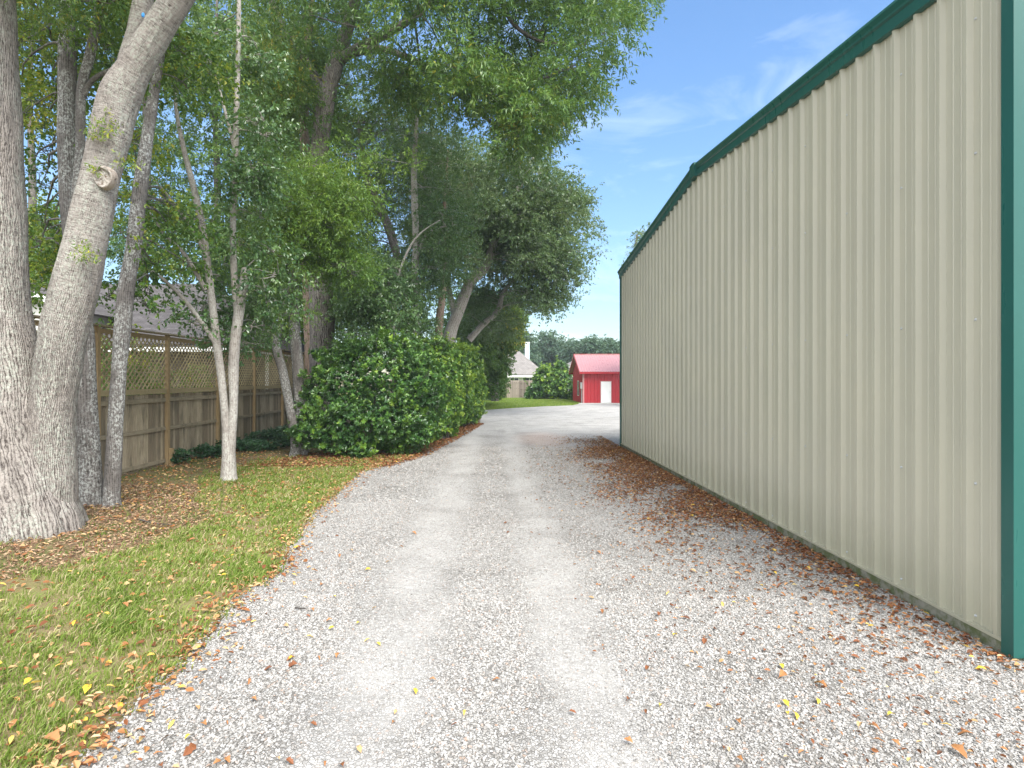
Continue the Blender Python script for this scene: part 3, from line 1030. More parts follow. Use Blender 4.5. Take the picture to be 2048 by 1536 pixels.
box(mb, DX1 + 0.003, DX1 + 0.05, SY0 - 0.045, SY0 + 0.02, 0.02, DZ + 0.05)
box(mb, DX0 - 0.003, DX1 + 0.003, SY0 - 0.045, SY0 + 0.02, DZ + 0.003, DZ + 0.05)
mb.build('frame', M['red_roof'], dr)
mb = MB()
tube(mb, [(DX1 - 0.09, SY0 - 0.03, 1.0), (DX1 - 0.09, SY0 - 0.085, 1.0)], [0.03, 0.035], 8, 0.05)
mb.build('handle', M['grey_metal'], dr)
mb = MB()
box(mb, SX0 - 0.5, SX1, SY0 - 0.9, SY0 - 0.05, -0.05, 0.045)
mb.build('apron_slab', M['siding'], shed)
mb = MB()
wy0, wy1 = 54.3, 55.2
for (y0, y1, z0, z1) in ((wy0 - .05, wy0, .6, 2.0), (wy1, wy1 + .05, .6, 2.0), (wy0, wy1, .6, .65), (wy0, wy1, 1.95, 2.0)):
    box(mb, SX0 - 0.06, SX0 - 0.031, y0, y1, z0, z1)
wf = mb.build('window', M['white_paint'], shed)
mb = MB()
box(mb, SX0 - 0.045, SX0 - 0.033, wy0 + .001, wy1 - .001, .652, 1.948)
mb.build('pane', M['glass_dark'], wf)
mb = MB()
box(mb, SX0 - 0.20, SX0 - 0.05, SY0 + 0.1, SY0 + 0.38, 1.3, 1.75)
tube(mb, [(SX0 - 0.12, SY0 + 0.24, 1.75), (SX0 - 0.12, SY0 + 0.24, 1.84)], [0.10, 0.09], 10, 0.05)
mb.build('meter_box', M['grey_metal'], shed)
mb = MB()
tube(mb, [(SX0 - 0.10, SY0 + 0.2, 0.0), (SX0 - 0.10, SY0 + 0.2, 1.3)], [0.035, 0.035], 8, 0.3)
mb.build('conduit', M['grey_metal'], shed)

# ------------------------------------------------------------------ far houses and fence
fh = thing('far_house', 'pale hip roofed house with tall chimney beyond the far wooden fence', 'house', (3, 78, 0))
fy = 74.0
eL, eR = -6.0, P(1094, 750, fy)[0]
ez = P(1000, 749, fy)[2]
ap = P(1030, 699, fy + 6)
mb = MB()
poly_slab(mb, [(eL, fy, ez), (eR, fy, ez), (ap[0] + 0.3, fy + 6, ap[2]), (-1, fy + 6, ap[2])], 0.15)
poly_slab(mb, [(eR, fy, ez), (eR, fy + 13, ez), (ap[0] + .3, fy + 6, ap[2])], 0.15)
poly_slab(mb, [(eR, fy + 13, ez), (eL, fy + 13, ez), (-1, fy + 6, ap[2]), (ap[0] + .3, fy + 6, ap[2])], 0.15)
poly_slab(mb, [(eL, fy + 13, ez), (eL, fy, ez), (-1, fy + 6, ap[2])], 0.15)
mb.build('roof', M['shingle_pale'], fh)
mb = MB()
box(mb, eL + 0.5, eR - 0.5, fy + 0.5, fy + 12.5, 0, ez - 0.14)
mb.build('wall', M['siding'], fh)
mb = MB()
box(mb, eL, eR, fy - 0.03, fy + 0.03, ez - 0.34, ez - 0.1)
mb.build('fascia', M['white_paint'], fh)
for x0, x1 in ((1.9, 3.0), (3.5, 5.2)):
    mb = MB()
    box(mb, x0, x1, fy + 0.44, fy + 0.49, 0.9, ez - 0.4)
    wf = mb.build('window', M['white_paint'], fh)
    mb = MB()
    box(mb, x0 + .06, (x0 + x1) / 2 - .03, fy + 0.42, fy + 0.435, 0.96, ez - 0.46)
    box(mb, (x0 + x1) / 2 + .03, x1 - .06, fy + 0.42, fy + 0.435, 0.96, ez - 0.46)
    mb.build('pane', M['glass_dark'], wf)
mb = MB()
c0 = P(1050, 690, fy + 7)
box(mb, c0[0], c0[0] + 0.62, fy + 6.8, fy + 7.6, 3.0, P(0, 686, fy + 7)[2])
ch = mb.build('chimney', M['chimney'], fh)
mb = MB()
zt = P(0, 686, fy + 7)[2]
box(mb, c0[0] - .05, c0[0] + 0.67, fy + 6.75, fy + 7.65, zt + .002, zt + 0.12)
mb.build('chimney_cap', M['white_paint'], ch)

rh = thing('roofed_house', 'house with light grey hip roof partly hidden behind the red shed', 'house', (14, 92, 0))
mb = MB()
ry0 = 86.0
a = P(1118, 742, ry0)
rz = P(0, 708, ry0 + 7)[2]
L0, L1 = a[0], a[0] + 15
poly_slab(mb, [(L0, ry0, a[2]), (L1, ry0, a[2]), (L1 - 5, ry0 + 7, rz), (L0 + 5, ry0 + 7, rz)], 0.2)
poly_slab(mb, [(L0, ry0 + 14, a[2]), (L0, ry0, a[2]), (L0 + 5, ry0 + 7, rz)], 0.2)
poly_slab(mb, [(L1, ry0, a[2]), (L1, ry0 + 14, a[2]), (L1 - 5, ry0 + 7, rz)], 0.2)
poly_slab(mb, [(L1, ry0 + 14, a[2]), (L0, ry0 + 14, a[2]), (L0 + 5, ry0 + 7, rz), (L1 - 5, ry0 + 7, rz)], 0.2)
mb.build('roof', M['shingle_pale'], rh)
mb = MB()
box(mb, L0 + .5, L1 - .5, ry0 + .5, ry0 + 13.5, 0, a[2] - 0.18)
mb.build('wall', M['white_paint'], rh)

ff = thing('picket_fence', 'pale weathered shadowbox fence at the far end of the lawn', 'fence', (3, 66, 0))
fpy = 66.0
x = -14.0
panel = 0
while x < 7.4:
    mb = MB()
    xe = x + 2.4
    xx = x
    j = 0
    while xx < xe - 0.08:
        off = -0.03 if j % 2 else 0.03
        zt = 1.98 + 0.03 * RNG.random()
        box(mb, xx, xx + 0.135, fpy + off * 2 - 0.01, fpy + off * 2 + 0.01, 0.06, zt)
        xx += 0.115
        j += 1
    mb.build('board_panel', M['pale_boards'], ff)
    mb = MB()
    for z in (0.35, 1.1, 1.75):
        box(mb, x, xe, fpy - 0.035, fpy + 0.035, z - 0.04, z + 0.04)
    mb.build('rail', M['pale_boards'], ff)
    x = xe + 0.02
    panel += 1

# ------------------------------------------------------------------ trees
# bare stems: leaf clumps keep out of the space in front of these trunks
CLEAR = [
    ([(608, 330), (622, 250), (640, 150), (660, 80), (700, 40), (800, 40), (800, 80), (705, 130), (672, 190), (655, 330)], 21.0),
    ([(612, 540), (672, 540), (675, 760), (612, 760)], 21.0),
    ([(880, 690), (900, 600), (960, 540), (975, 485), (1000, 485), (990, 535), (945, 600), (922, 690)], 34.0),
    ([(715, 335), (745, 335), (805, 450), (812, 510), (785, 510)], 27.0),
    ([(815, 400), (845, 400), (845, 560), (815, 560)], 22.5),
    ([(870, 565), (893, 565), (893, 660), (868, 660)], 30.0),
    ([(225, 200), (262, -60), (330, -80), (440, -80), (395, 30), (300, 200)], 8.6),
    ([(115, 300), (115, -60), (155, -60), (155, 300)], 10.7),
    ([(-40, 300), (-60, -60), (26, -60), (40, 300)], 8.6),
    ([(600, 140), (620, 140), (624, 320), (602, 320)], 24.0),
    ([(940, 690), (1000, 610), (1015, 620), (960, 695)], 36.0),
]
def clump_fill(rng, poly, Y0, Y1, n, rpx):
    """centres of n leaf clumps spread in a crown"""
    poly = np.asarray(poly, float)
    out = []
    lo, hi = poly.min(0), poly.max(0)
    tries = 0
    while len(out) < n and tries < 4000:
        tries += 1
        q = lo + rng.random(2) * (hi - lo)
        if not in_poly(np.array([q[0]]), np.array([q[1]]), poly)[0]:
            continue
        Yq = Y0 + (Y1 - Y0) * rng.random()
        hide = False
        for cp, cy in CLEAR:
            if Yq < cy + 0.6 and any(in_poly(np.array([q[0] + ox * rpx]), np.array([q[1] + oy * rpx]), cp)[0] for ox, oy in ((0, 0), (.6, 0), (-.6, 0), (0, .5), (0, -.5))):
                if cy - Yq < 4.5 and Y1 > cy + 0.8:
                    Yq = cy + 0.8 + (Y1 - cy - .8) * rng.random()
                else:
                    hide = True
        if hide:
            continue
        d = min([1e9] + [math.hypot(q[0] - o[0], q[1] - o[1]) + abs(o[2] - 0) * 0 for o in out])
        if d < rpx * 0.55 and rng.random() < 0.8:
            continue
        out.append((q[0], q[1], Yq))
    return out

def make_tree(name, label, base, stems, fills, bark, leaf, lp, seed, group=None, cat='tree', trunk_kw=None, extra=None, limb=True, twigs=True, btrunk=None):
    """stems: [(points, radii, sides)], fills: [(polygon px, Y0, Y1, clumps, radius m, twigs per clump, tint)]"""
    rng = np.random.default_rng(seed)
    root = thing(name, label, cat, base, group)
    mb = MB()
    skel, skr = [], []
    for i, st in enumerate(stems):
        kw = dict(lump=0.10, seed=seed * 1.37 + i)
        if trunk_kw:
            kw.update(trunk_kw if i == 0 else {k: v for k, v in trunk_kw.items() if k != 'flare'})
        c, r = tube(mb, st[0], st[1], st[2], st[3] if len(st) > 3 else 0.25, tint=st[4] if len(st) > 4 else 0.5, **kw)
        skel.append(c)
        skr.append(r)
    skel = np.vstack(skel)
    skr = np.concatenate(skr)
    cr_mb = MB()
    for (poly, Y0, Y1, n, rm, ntw, tint) in fills:
        rpx = rm * F / ((Y0 + Y1) / 2)
        for (px, pyy, Yc) in clump_fill(rng, poly, Y0, Y1, n, rpx):
            C = P(px, pyy, Yc)
            if C[2] < 0.5:
                C[2] = 0.5
            rv = rm * (0.7 + 0.6 * rng.random(3)) * np.array([1.1, 1.1, 0.75])
            nt_ = int(ntw * (0.7 + 0.6 * rng.random()))
            u = rnd_unit(rng, nt_)
            u[:, 2] = np.where(u[:, 2] < -0.3, u[:, 2] * 0.5, u[:, 2])
            rr = 0.35 + 0.65 * np.sqrt(rng.random(nt_))
            pos = C + u * rr[:, None] * rv
            ax = unit(u * np.array([1, 1, 0.6]) + rng.normal(size=(nt_, 3)) * 0.5 + np.array([0, 0, -lp.get('droop', .3) * .6]))
            tn = tint + rng.normal() * 0.12 + rng.normal(size=nt_) * 0.06
            spray(cr_mb, rng, pos, ax, lp['nl'], lp['tl'] * (0.7 + 0.6 * rng.random(nt_)), lp['L'], lp['W'], tn, lp.get('droop', .3), lp.get('shape', 'narrow'), lp.get('tj', .14))
            if limb:
                w = np.linalg.norm((skel - C) * np.array([1, 1, 1.0]), axis=1) + np.where(skel[:, 2] > C[2] + 0.3, 2.5, 0)
                i = int(np.argmin(w))
                a = skel[i]
                L = np.linalg.norm(C - a)
                if L > 0.3:
                    br = min(skr[i] * 0.55, 0.010 + 0.0075 * L)
                    m1 = a + (C - a) * 0.35 + np.array([0, 0, 0.10 * L]) + rng.normal(size=3) * 0.05 * L
                    m2 = a + (C - a) * 0.72 + np.array([0, 0, 0.08 * L]) + rng.normal(size=3) * 0.05 * L
                    tube(mb, [a, m1, m2, C], [br, br * 0.75, br * 0.5, br * 0.22], 6, max(0.3, L / 14))
                if twigs:
                    for q in pos[:lp.get('ntw', 6)]:
                        mid_ = (C + q) / 2 + rng.normal(size=3) * 0.08
                        tube(mb, [C + rng.normal(size=3) * .04, mid_, q], [0.010, 0.007, 0.003], 3, 0.5)
    mb.build('trunk', btrunk or bark, root, smooth=True)
    if cr_mb.v:
        cr_mb.build('crown', leaf, root)
    if extra:
        extra(root, rng)
    return root

def S(pts, sides=14, step=0.2, tint=0.5):
    """stem from photo points (x, y, depth, half width in photo pixels)"""
    return ([P(a, b, Y) for a, b, Y, w in pts], [w * Y / F for a, b, Y, w in pts], sides, step, tint)

# --- twin trunked oak close to the camera
YA = 8.0
def oak_extra(root, rng):
    q = P(204, 353, 8.31)
    mb = MB()
    n = 18
    nrm = unit(np.array([0.02, -1.0, -0.12]))
    sx = unit(np.cross(nrm, (0, 0, 1)))
    uz = np.cross(sx, nrm)
    def ringp(r, off):
        return [q + sx * r * (1 + .10 * math.sin(2 * a + 1) + .06 * math.sin(5 * a)) * math.cos(a) + uz * r * (1.12 + .07 * math.sin(3 * a)) * math.sin(a) + nrm * off + rng.normal(size=3) * 0.004 for a in np.arange(n) / n * 2 * math.pi]
    R_ = [ringp(0.150, -0.10), ringp(0.138, -0.02), ringp(0.126, 0.0), ringp(0.108, -0.004), ringp(0.096, -0.028), ringp(0.05, -0.036)]
    v = [p for r in R_ for p in r] + [q - nrm * 0.03]
    f4 = [[a * n + i, a * n + (i + 1) % n, (a + 1) * n + (i + 1) % n, (a + 1) * n + i] for a in range(2) for i in range(n)]
    mb.add(v[:3 * n], f4=f4)
    mb.build('knot_collar', M['bark_plated'], root, smooth=True)
    mb = MB()
    vv = [p for r in R_[2:] for p in r] + [q - nrm * 0.03]
    f4 = [[a * n + i, a * n + (i + 1) % n, (a + 1) * n + (i + 1) % n, (a + 1) * n + i] for a in range(3) for i in range(n)]
    mb.add(vv, f4=f4, f3=[[3 * n + i, 3 * n + (i + 1) % n, 4 * n] for i in range(n)])
    mb.build('pruning_scar', M['cut_wood'], root)
    mb = MB()
    q2 = P(286, 30, 8.56)
    rr = 0.03
    v = []
    for k in range(2):
        for a in np.arange(10) / 10 * 2 * math.pi:
            v.append(q2 + np.array([rr * (1 - .4 * k) * math.cos(a) * 0.8, -0.012 * k, rr * (1 - .4 * k) * math.sin(a) * 1.3 + 0.006 * math.sin(3 * a)]))
    v.append(q2 + np.array([0, -0.014, 0]))
    mb.add(v, f4=[[i, (i + 1) % 10, (i + 1) % 10 + 10, i + 10] for i in range(10)], f3=[[10 + i, 10 + (i + 1) % 10, 20] for i in range(10)])
    mb.build('paint_mark', M['blue_paint'], root)
    # epicormic shoots: sprigs of small leaves from the bark
    for (a, b, Yq, k) in ((195, 275, 8.26, 10), (222, 265, 8.26, 8), (175, 500, 8.24, 10), (190, 345, 8.26, 6), (252, 330, 8.3, 8), (165, 520, 8.24, 7), (205, 240, 8.26, 7)):
        c0 = P(a, b, Yq)
        pos = c0 + rng.normal(size=(k, 3)) * 0.06
        ax = unit(rng.normal(size=(k, 3)) * .6 + np.array([0.2, -.7, .3]))
        mb = MB()
        pos = c0 + (pos - c0) * .4
        spray(mb, rng, pos, ax, 9, .2, 0.06, 0.018, 0.72, .2)
        mb.build('foliage', M['leaf_yellow'], root)

oakA = S([(66, 1190, 8.55, 96), (64, 1120, 8.55, 94), (58, 1060, 8.55, 92), (40, 985, 8.55, 88), (18, 880, 8.55, 76), (4, 740, 8.55, 64), (-8, 600, 8.55, 55), (-14, 430, 8.55, 54), (-20, 300, 8.55, 54), (-24, 60, 8.55, 46), (-36, -200, 8.55, 42), (-50, -480, 8.55, 30), (-60, -700, 8.6, 12)], 120, 0.035)
oakB = S([(104, 1180, 8.6, 44), (104, 1060, 8.6, 42), (103, 980, 8.6, 44), (100, 880, 8.6, 42), (108, 790, 8.58, 39), (119, 715, 8.55, 40), (131, 650, 8.55, 41), (154, 560, 8.55, 41), (180, 450, 8.55, 37), (201, 350, 8.55, 34), (222, 260, 8.55, 36), (242, 190, 8.55, 37), (275, 125, 8.5, 30), (315, 60, 8.45, 27), (360, -10, 8.4, 26), (420, -110, 8.3, 24), (490, -260, 8.3, 18), (560, -450, 8.3, 10)], 90, 0.035, ((0, .25, .42, 1), (.5, .55, 1, 1)))
oakB2 = S([(238, 230, 8.6, 26), (258, 140, 8.65, 22), (276, 60, 8.7, 19), (287, -5, 8.7, 18), (300, -150, 8.75, 16), (310, -350, 8.8, 11), (318, -520, 8.8, 5)], 44, 0.05, 1.0)
PL = dict(nl=12, tl=0.5, L=0.085, W=0.026, droop=.35, ntw=5)
make_tree('oak_tree', 'massive oak with two fused grey trunks, the leaning one with a round pruning scar', (P(80, 0, 8.6)[0], 8.6, 0), [oakA, oakB, oakB2],
          [([(-150, -420), (600, -420), (560, -60), (330, -40), (100, -50), (-100, -60)], 7.0, 10.5, 26, 0.8, 130, .55),
           ([(40, -60), (240, -60), (230, 20), (150, 40), (60, 50)], 8.6, 10, 7, 0.45, 60, .65)],
          M['bark_oak'], M['leaf_oak'], PL, 11, trunk_kw=dict(ridge=0.012, flare=0.06, lump=0.06, rscale=9.0), extra=oak_extra, twigs=True)

# --- two lichen covered trees just behind it
PLb = dict(nl=11, tl=0.45, L=0.075, W=0.048, droop=.4, shape='broad', ntw=6)
cS = S([(178, 1030, 10.3, 26), (178, 985, 10.3, 24), (176, 900, 10.3, 22), (169, 800, 10.3, 21), (168, 700, 10.3, 19), (156, 560, 10.4, 18), (140, 420, 10.5, 17), (135, 300, 10.6, 16.5), (134, 150, 10.7, 16), (134, 0, 10.8, 14), (128, -200, 10.9, 12), (124, -400, 11, 5)], 30, 0.07)
cS2 = S([(146, 470, 10.3, 8), (152, 400, 10.2, 9), (160, 300, 10.2, 9), (163, 180, 10.2, 9), (180, 110, 10.2, 9), (200, 10, 10.2, 9), (216, -120, 10.2, 6), (230, -240, 10.2, 3)], 16, 0.08)
cS3 = S([(163, 200, 10.2, 6), (185, 160, 10.2, 5), (225, 138, 10.2, 4), (260, 120, 10.3, 2)], 8, 0.1)
make_tree('lichen_tree', 'dark lichen spotted tree with upright trunk rising straight behind the massive oak', G(176, 1010), [cS, cS2, cS3],
          [([(25, 10), (120, 0), (120, 230), (40, 240)], 10.8, 13, 14, 0.55, 50, .62),
           ([(45, 230), (108, 240), (112, 330), (60, 400)], 10.8, 12.4, 5, 0.4, 13, .30),
           ([(40, 430), (112, 420), (118, 590), (50, 590)], 10.9, 13, 11, 0.45, 40, .66),
           ([(180, 20), (260, 20), (240, 140), (190, 200)], 10.8, 13, 8, 0.5, 45, .5),
           ([(0, -300), (330, -300), (330, -40), (0, -40)], 10, 14, 16, 0.9, 80, .5)],
          M['bark_lichen'], M['leaf_yellow'], PLb, 12, trunk_kw=dict(flare=0.12, lump=0.10))
dS = S([(224, 1035, 10.2, 17), (224, 985, 10.2, 15.5), (228, 900, 10.2, 14.5), (234, 790, 10.2, 14), (240, 710, 10.2, 14), (247, 640, 10.2, 15), (254, 570, 10.2, 15.5), (266, 500, 10.2, 14), (278, 400, 10.2, 13), (288, 320, 10.2, 12), (300, 240, 10.25, 11), (314, 150, 10.3, 9), (330, 50, 10.3, 7), (345, -60, 10.4, 5), (360, -200, 10.5, 3)], 28, 0.07)
make_tree('mottled_tree', 'slim mottled white and grey tree standing in front of the brown fence post', G(221, 1015), [dS],
          [([(230, 250), (300, 300), (330, 420), (250, 520), (215, 420)], 9.9, 11.2, 8, 0.35, 16, .75),
           ([(205, 480), (300, 480), (310, 610), (200, 620)], 10.6, 12, 6, 0.36, 14, .42),
           ([(290, 420), (400, 440), (420, 540), (300, 540)], 11, 12.6, 7, 0.42, 20, .42),
           ([(300, 60), (400, 40), (400, 200), (330, 240)], 10.4, 12, 8, 0.5, 45, .5)],
          M['bark_lichen'], M['leaf_yellow'], PLb, 13, trunk_kw=dict(flare=0.12, lump=0.14))

# --- forked smooth tree
eS = S([(457, 975, 12.66, 18), (457, 945, 12.66, 14), (457, 900, 12.66, 12.5), (453, 855, 12.66, 9), (448, 807, 12.64, 7.5), (441, 740, 12.62, 8), (433, 682, 12.6, 8), (425, 610, 12.6, 7.5), (414, 520, 12.6, 7), (402, 440, 12.55, 7), (386, 370, 12.5, 6), (368, 300, 12.5, 5), (355, 235, 12.5, 4), (345, 150, 12.5, 2)], 22, 0.07)
eS2 = S([(459, 905, 12.66, 11), (464, 855, 12.66, 8.5), (467, 807, 12.68, 8), (467, 740, 12.7, 10), (470, 682, 12.7, 10), (477, 630, 12.7, 9.5), (484, 590, 12.7, 9), (489, 552, 12.7, 8), (490, 537, 12.7, 7.5)], 20, 0.07)
eS3 = S([(476, 640, 12.72, 7), (470, 570, 12.76, 7), (466, 480, 12.8, 6), (468, 380, 12.8, 6), (472, 260, 12.8, 5.5), (476, 120, 12.8, 5), (478, 0, 12.8, 4), (480, -140, 12.8, 2)], 12, 0.1)
eS4 = S([(433, 690, 12.6, 5), (400, 640, 12.4, 4.5), (360, 590, 12.2, 3.5), (310, 545, 12.0, 2.5), (280, 535, 11.9, 1.2)], 8, 0.12)
eS5 = S([(412, 580, 12.55, 5), (370, 510, 12.4, 4), (330, 470, 12.3, 3), (300, 425, 12.3, 1.5)], 8, 0.12)
eS6 = S([(408, 500, 12.55, 4), (372, 440, 12.5, 3.2), (335, 390, 12.4, 2.5), (300, 350, 12.3, 1.2)], 8, 0.12)
eS7 = S([(470, 300, 12.8, 4), (452, 230, 12.8, 3), (432, 150, 12.8, 2)], 6, 0.12)
make_tree('forked_tree', 'young smooth barked tree forking low into two pale stems in front of the fence', G(457, 962), [eS, eS2, eS3, eS4, eS5, eS6, eS7],
          [([(470, 200), (545, 220), (550, 330), (520, 400), (480, 390)], 12.2, 13.4, 10, 0.38, 34, .42),
           ([(420, 430), (540, 420), (560, 600), (500, 640), (450, 600)], 12.4, 14, 11, 0.42, 32, .42),
           ([(320, 560), (430, 560), (420, 650), (330, 640)], 12, 13.4, 4, 0.30, 12, .45),
           ([(430, 640), (560, 600), (560, 680), (450, 690)], 12.8, 14.2, 7, 0.33, 18, .45),
           ([(400, 20), (540, 20), (540, 200), (420, 200)], 12.4, 14, 8, 0.45, 36, .5)],
          M['bark_smooth'], M['leaf_glossy'], dict(PLb, L=0.085, W=0.055), 14, trunk_kw=dict(flare=0.14, lump=0.12))

# --- the slender pair before the bush
PLf = dict(nl=15, tl=0.6, L=0.105, W=0.030, droop=.25, ntw=5)
f1 = S([(590, 925, 16.7, 14), (592, 890, 16.7, 10), (586, 850, 16.7, 9), (577, 800, 16.7, 8.5), (566, 745, 16.7, 8.5), (555, 705, 16.7, 8.5), (553, 680, 16.7, 7.5), (562, 640, 16.7, 6.5), (575, 595, 16.65, 6), (594, 545, 16.6, 4.5), (605, 490, 16.6, 3.4), (620, 430, 16.6, 2.4), (640, 370, 16.6, 1.2)], 14, 0.1)
f1b = S([(553, 700, 16.7, 6), (546, 660, 16.6, 5), (535, 600, 16.5, 4), (530, 540, 16.4, 2)], 8, 0.12)
make_tree('crooked_sapling', 'thin crooked sapling leaning over the fence beside the green bush', G(588, 912), [f1, f1b],
          [([(500, 330), (620, 330), (650, 420), (600, 540), (520, 520)], 15.8, 17.4, 16, 0.6, 60, .50),
           ([(500, 560), (590, 560), (600, 690), (520, 700)], 15.8, 17, 8, 0.4, 30, .42)],
          M['bark_lichen'], M['leaf_bright'], PLf, 15, trunk_kw=dict(lump=0.14))
f2 = S([(602, 918, 16.9, 17), (601, 890, 16.9, 13), (601, 830, 16.9, 12), (597, 760, 16.9, 12), (592, 690, 16.9, 11), (588, 620, 16.9, 10.5), (587, 555, 16.9, 10), (590, 490, 16.9, 7), (598, 430, 16.9, 4.5), (606, 380, 16.9, 1.5)], 16, 0.1)
make_tree('slender_tree', 'upright slender grey tree with bright feathery leaves at the end of the bush', G(602, 914), [f2],
          [([(600, 290), (740, 290), (790, 330), (720, 390), (700, 500), (610, 540)], 15.6, 17.6, 24, 0.62, 75, .55),
           ([(600, 540), (700, 520), (690, 640), (610, 660)], 16, 17.6, 8, 0.5, 36, .45)],
          M['bark_lichen'], M['leaf_bright'], PLf, 16, trunk_kw=dict(lump=0.14, flare=.1))

# --- the great oak that spreads over the drive
YG = 21.0
PLo = dict(nl=15, tl=0.75, L=0.15, W=0.046, droop=.28, ntw=4)
g1 = S([(648, 905, YG, 34), (647, 860, YG, 28), (645, 760, YG, 26), (644, 650, YG, 24.5), (641, 540, YG, 23), (638, 440, YG, 21), (636, 360, YG, 19), (640, 290, YG, 18), (650, 210, YG, 17.5), (664, 150, YG, 17), (680, 100, YG, 14), (700, 40, YG - .3, 12), (718, -40, YG - .5, 11), (740, -160, YG - .5, 8), (750, -280, YG - .5, 3)], 26, 0.14)
g2 = S([(672, 125, YG, 11), (710, 100, YG - .3, 10), (750, 80, YG - .6, 9), (806, 48, YG - 1, 8), (880, -10, YG - 1.5, 7), (980, -70, YG - 2, 5), (1080, -110, YG - 2.4, 2.5)], 12, 0.2)
g3 = S([(690, 110, YG, 8), (760, 98, YG - .8, 7), (830, 122, YG - 1.4, 6.5), (880, 150, YG - 1.8, 6), (940, 170, YG - 2.2, 5), (1010, 178, YG - 2.6, 4), (1080, 160, YG - 3, 3), (1150, 130, YG - 3, 1.5)], 10, 0.2)
g4 = S([(880, 150, YG - 1.8, 4), (930, 200, YG - 2.2, 3.4), (990, 250, YG - 2.6, 2.6), (1060, 280, YG - 2.8, 1.4)], 7, 0.2)
g5 = S([(980, -70, YG - 2, 5), (1010, 20, YG - 2.6, 4.4), (1040, 60, YG - 2.8, 4), (1090, 85, YG - 3, 3), (1170, 90, YG - 3.2, 1.5)], 8, 0.2)
g6 = S([(655, 200, YG, 10), (610, 120, YG + .4, 9), (560, 40, YG + .8, 7), (520, -60, YG + 1, 5), (480, -160, YG + 1.2, 2.5)], 10, 0.2)
make_tree('spreading_oak', 'tall dark oak behind the bush whose branches spread high over the driveway', (P(647, 880, YG)[0], YG, 0), [g1, g2, g3, g4, g5, g6],
          [([(520, -260), (1240, -260), (1255, -20), (1235, 60), (1190, 130), (1130, 150), (1000, 120), (860, 90), (720, 60), (530, 80)], 15.5, 25, 78, 1.15, 120, .48),
           ([(1090, 130), (1190, 130), (1150, 190), (1130, 245), (1085, 265), (1020, 255), (960, 215), (900, 190), (900, 130)], 16, 21, 22, 0.75, 75, .50),
           ([(1000, 230), (1070, 240), (1110, 275), (1060, 300), (990, 290)], 17, 19.5, 7, 0.5, 50, .62),
           ([(740, 120), (900, 140), (900, 200), (760, 220)], 18, 22, 12, 0.8, 60, .45),
           ([(520, 60), (640, 60), (640, 230), (520, 230)], 18, 24, 18, 0.9, 80, .52)],
          M['bark_dark'], M['leaf_oak'], PLo, 17, trunk_kw=dict(flare=.2, lump=0.10))
h1 = S([(628, 900, 24, 17), (622, 700, 24, 13), (616, 520, 24, 12), (612, 400, 24, 10.5), (610, 300, 24, 9.5), (608, 200, 24, 9), (611, 130, 24, 8), (620, 40, 24, 6), (632, -80, 24, 3)], 14, 0.25)
make_tree('brown_trunk_tree', 'brown trunked tree standing tight behind the tall spreading oak', (P(628, 0, 24)[0], 24, 0), [h1],
          [([(540, 60), (680, 20), (690, 260), (640, 420), (540, 400)], 24, 28, 26, 1.0, 70, .46)],
          M['bark_brown'], M['leaf_oak'], PLo, 18)

# --- thicket of small leaved trees between the bush and the live oak
PLu = dict(nl=12, tl=0.55, L=0.10, W=0.06, droop=.35, shape='narrow', ntw=4)
j1 = S([(832, 800, 22.5, 8), (832, 660, 22.5, 7), (829, 560, 22.5, 7.5), (832, 490, 22.5, 6.5), (830, 420, 22.5, 7), (828, 340, 22.5, 6), (832, 260, 22.5, 4), (836, 180, 22.5, 2)], 12, 0.2)
j2 = S([(832, 520, 22.4, 3), (852, 470, 22.3, 2.5), (880, 455, 22.2, 1.5), (905, 450, 22.2, .8)], 6, 0.2)
make_tree('pale_trunk_tree', 'straight pale trunked tree with glossy leaves in the thicket above the bush', (P(832, 0, 22.5)[0], 22.5, 0), [j1, j2],
          [([(780, 470), (930, 420), (925, 540), (880, 570), (865, 690), (790, 690)], 21, 24, 30, 0.75, 70, .52),
           ([(790, 270), (900, 260), (900, 440), (790, 450)], 22, 25, 16, 0.9, 60, .5)],
          M['bark_smooth'], M['leaf_glossy'], PLu, 19)
k0 = S([(790, 800, 20.5, 5), (786, 680, 20.5, 4), (790, 590, 20.5, 2.8), (800, 540, 20.5, 2.4), (822, 490, 20.5, 2.0), (846, 462, 20.5, 1.5), (880, 440, 20.5, 1)], 8, 0.2)
make_tree('white_sapling', 'thin whitish sapling bending to one side among the glossy thicket leaves', (P(790, 0, 20.5)[0], 20.5, 0), [k0],
          [([(690, 520), (770, 520), (805, 580), (800, 690), (690, 690)], 19.6, 22, 28, 0.6, 64, .50)],
          M['bark_smooth'], M['leaf_glossy'], PLu, 20)
k1 = S([(830, 800, 27, 10), (815, 640, 27, 8), (800, 540, 27, 7), (785, 470, 27, 6.5), (765, 420, 27, 6), (745, 380, 27, 6), (730, 330, 27, 5), (716, 250, 27, 3)], 12, 0.25)
k2 = S([(800, 540, 27, 5), (775, 460, 26.5, 5), (752, 405, 26.4, 5), (737, 375, 26.3, 4.5), (722, 320, 26.2, 3)], 10, 0.25)
make_tree('leaning_tree', 'grey tree with two parallel stems leaning back toward the spreading oak', (P(830, 0, 27)[0], 27, 0), [k1, k2],
          [([(690, 220), (860, 210), (880, 380), (700, 420)], 26, 30, 30, 1.1, 90, .45),
           ([(680, 420), (800, 420), (840, 650), (690, 660)], 26, 30, 26, 1.0, 70, .45)],
          M['bark_dark'], M['leaf_live'], dict(PLo, L=.11, W=.04), 21)
l1 = S([(884, 760, 30, 9), (878, 660, 30, 8), (884, 600, 30, 7.5), (888, 550, 30, 6.5), (886, 480, 30, 5.5), (890, 400, 30, 4), (896, 300, 30, 2)], 12, 0.3)
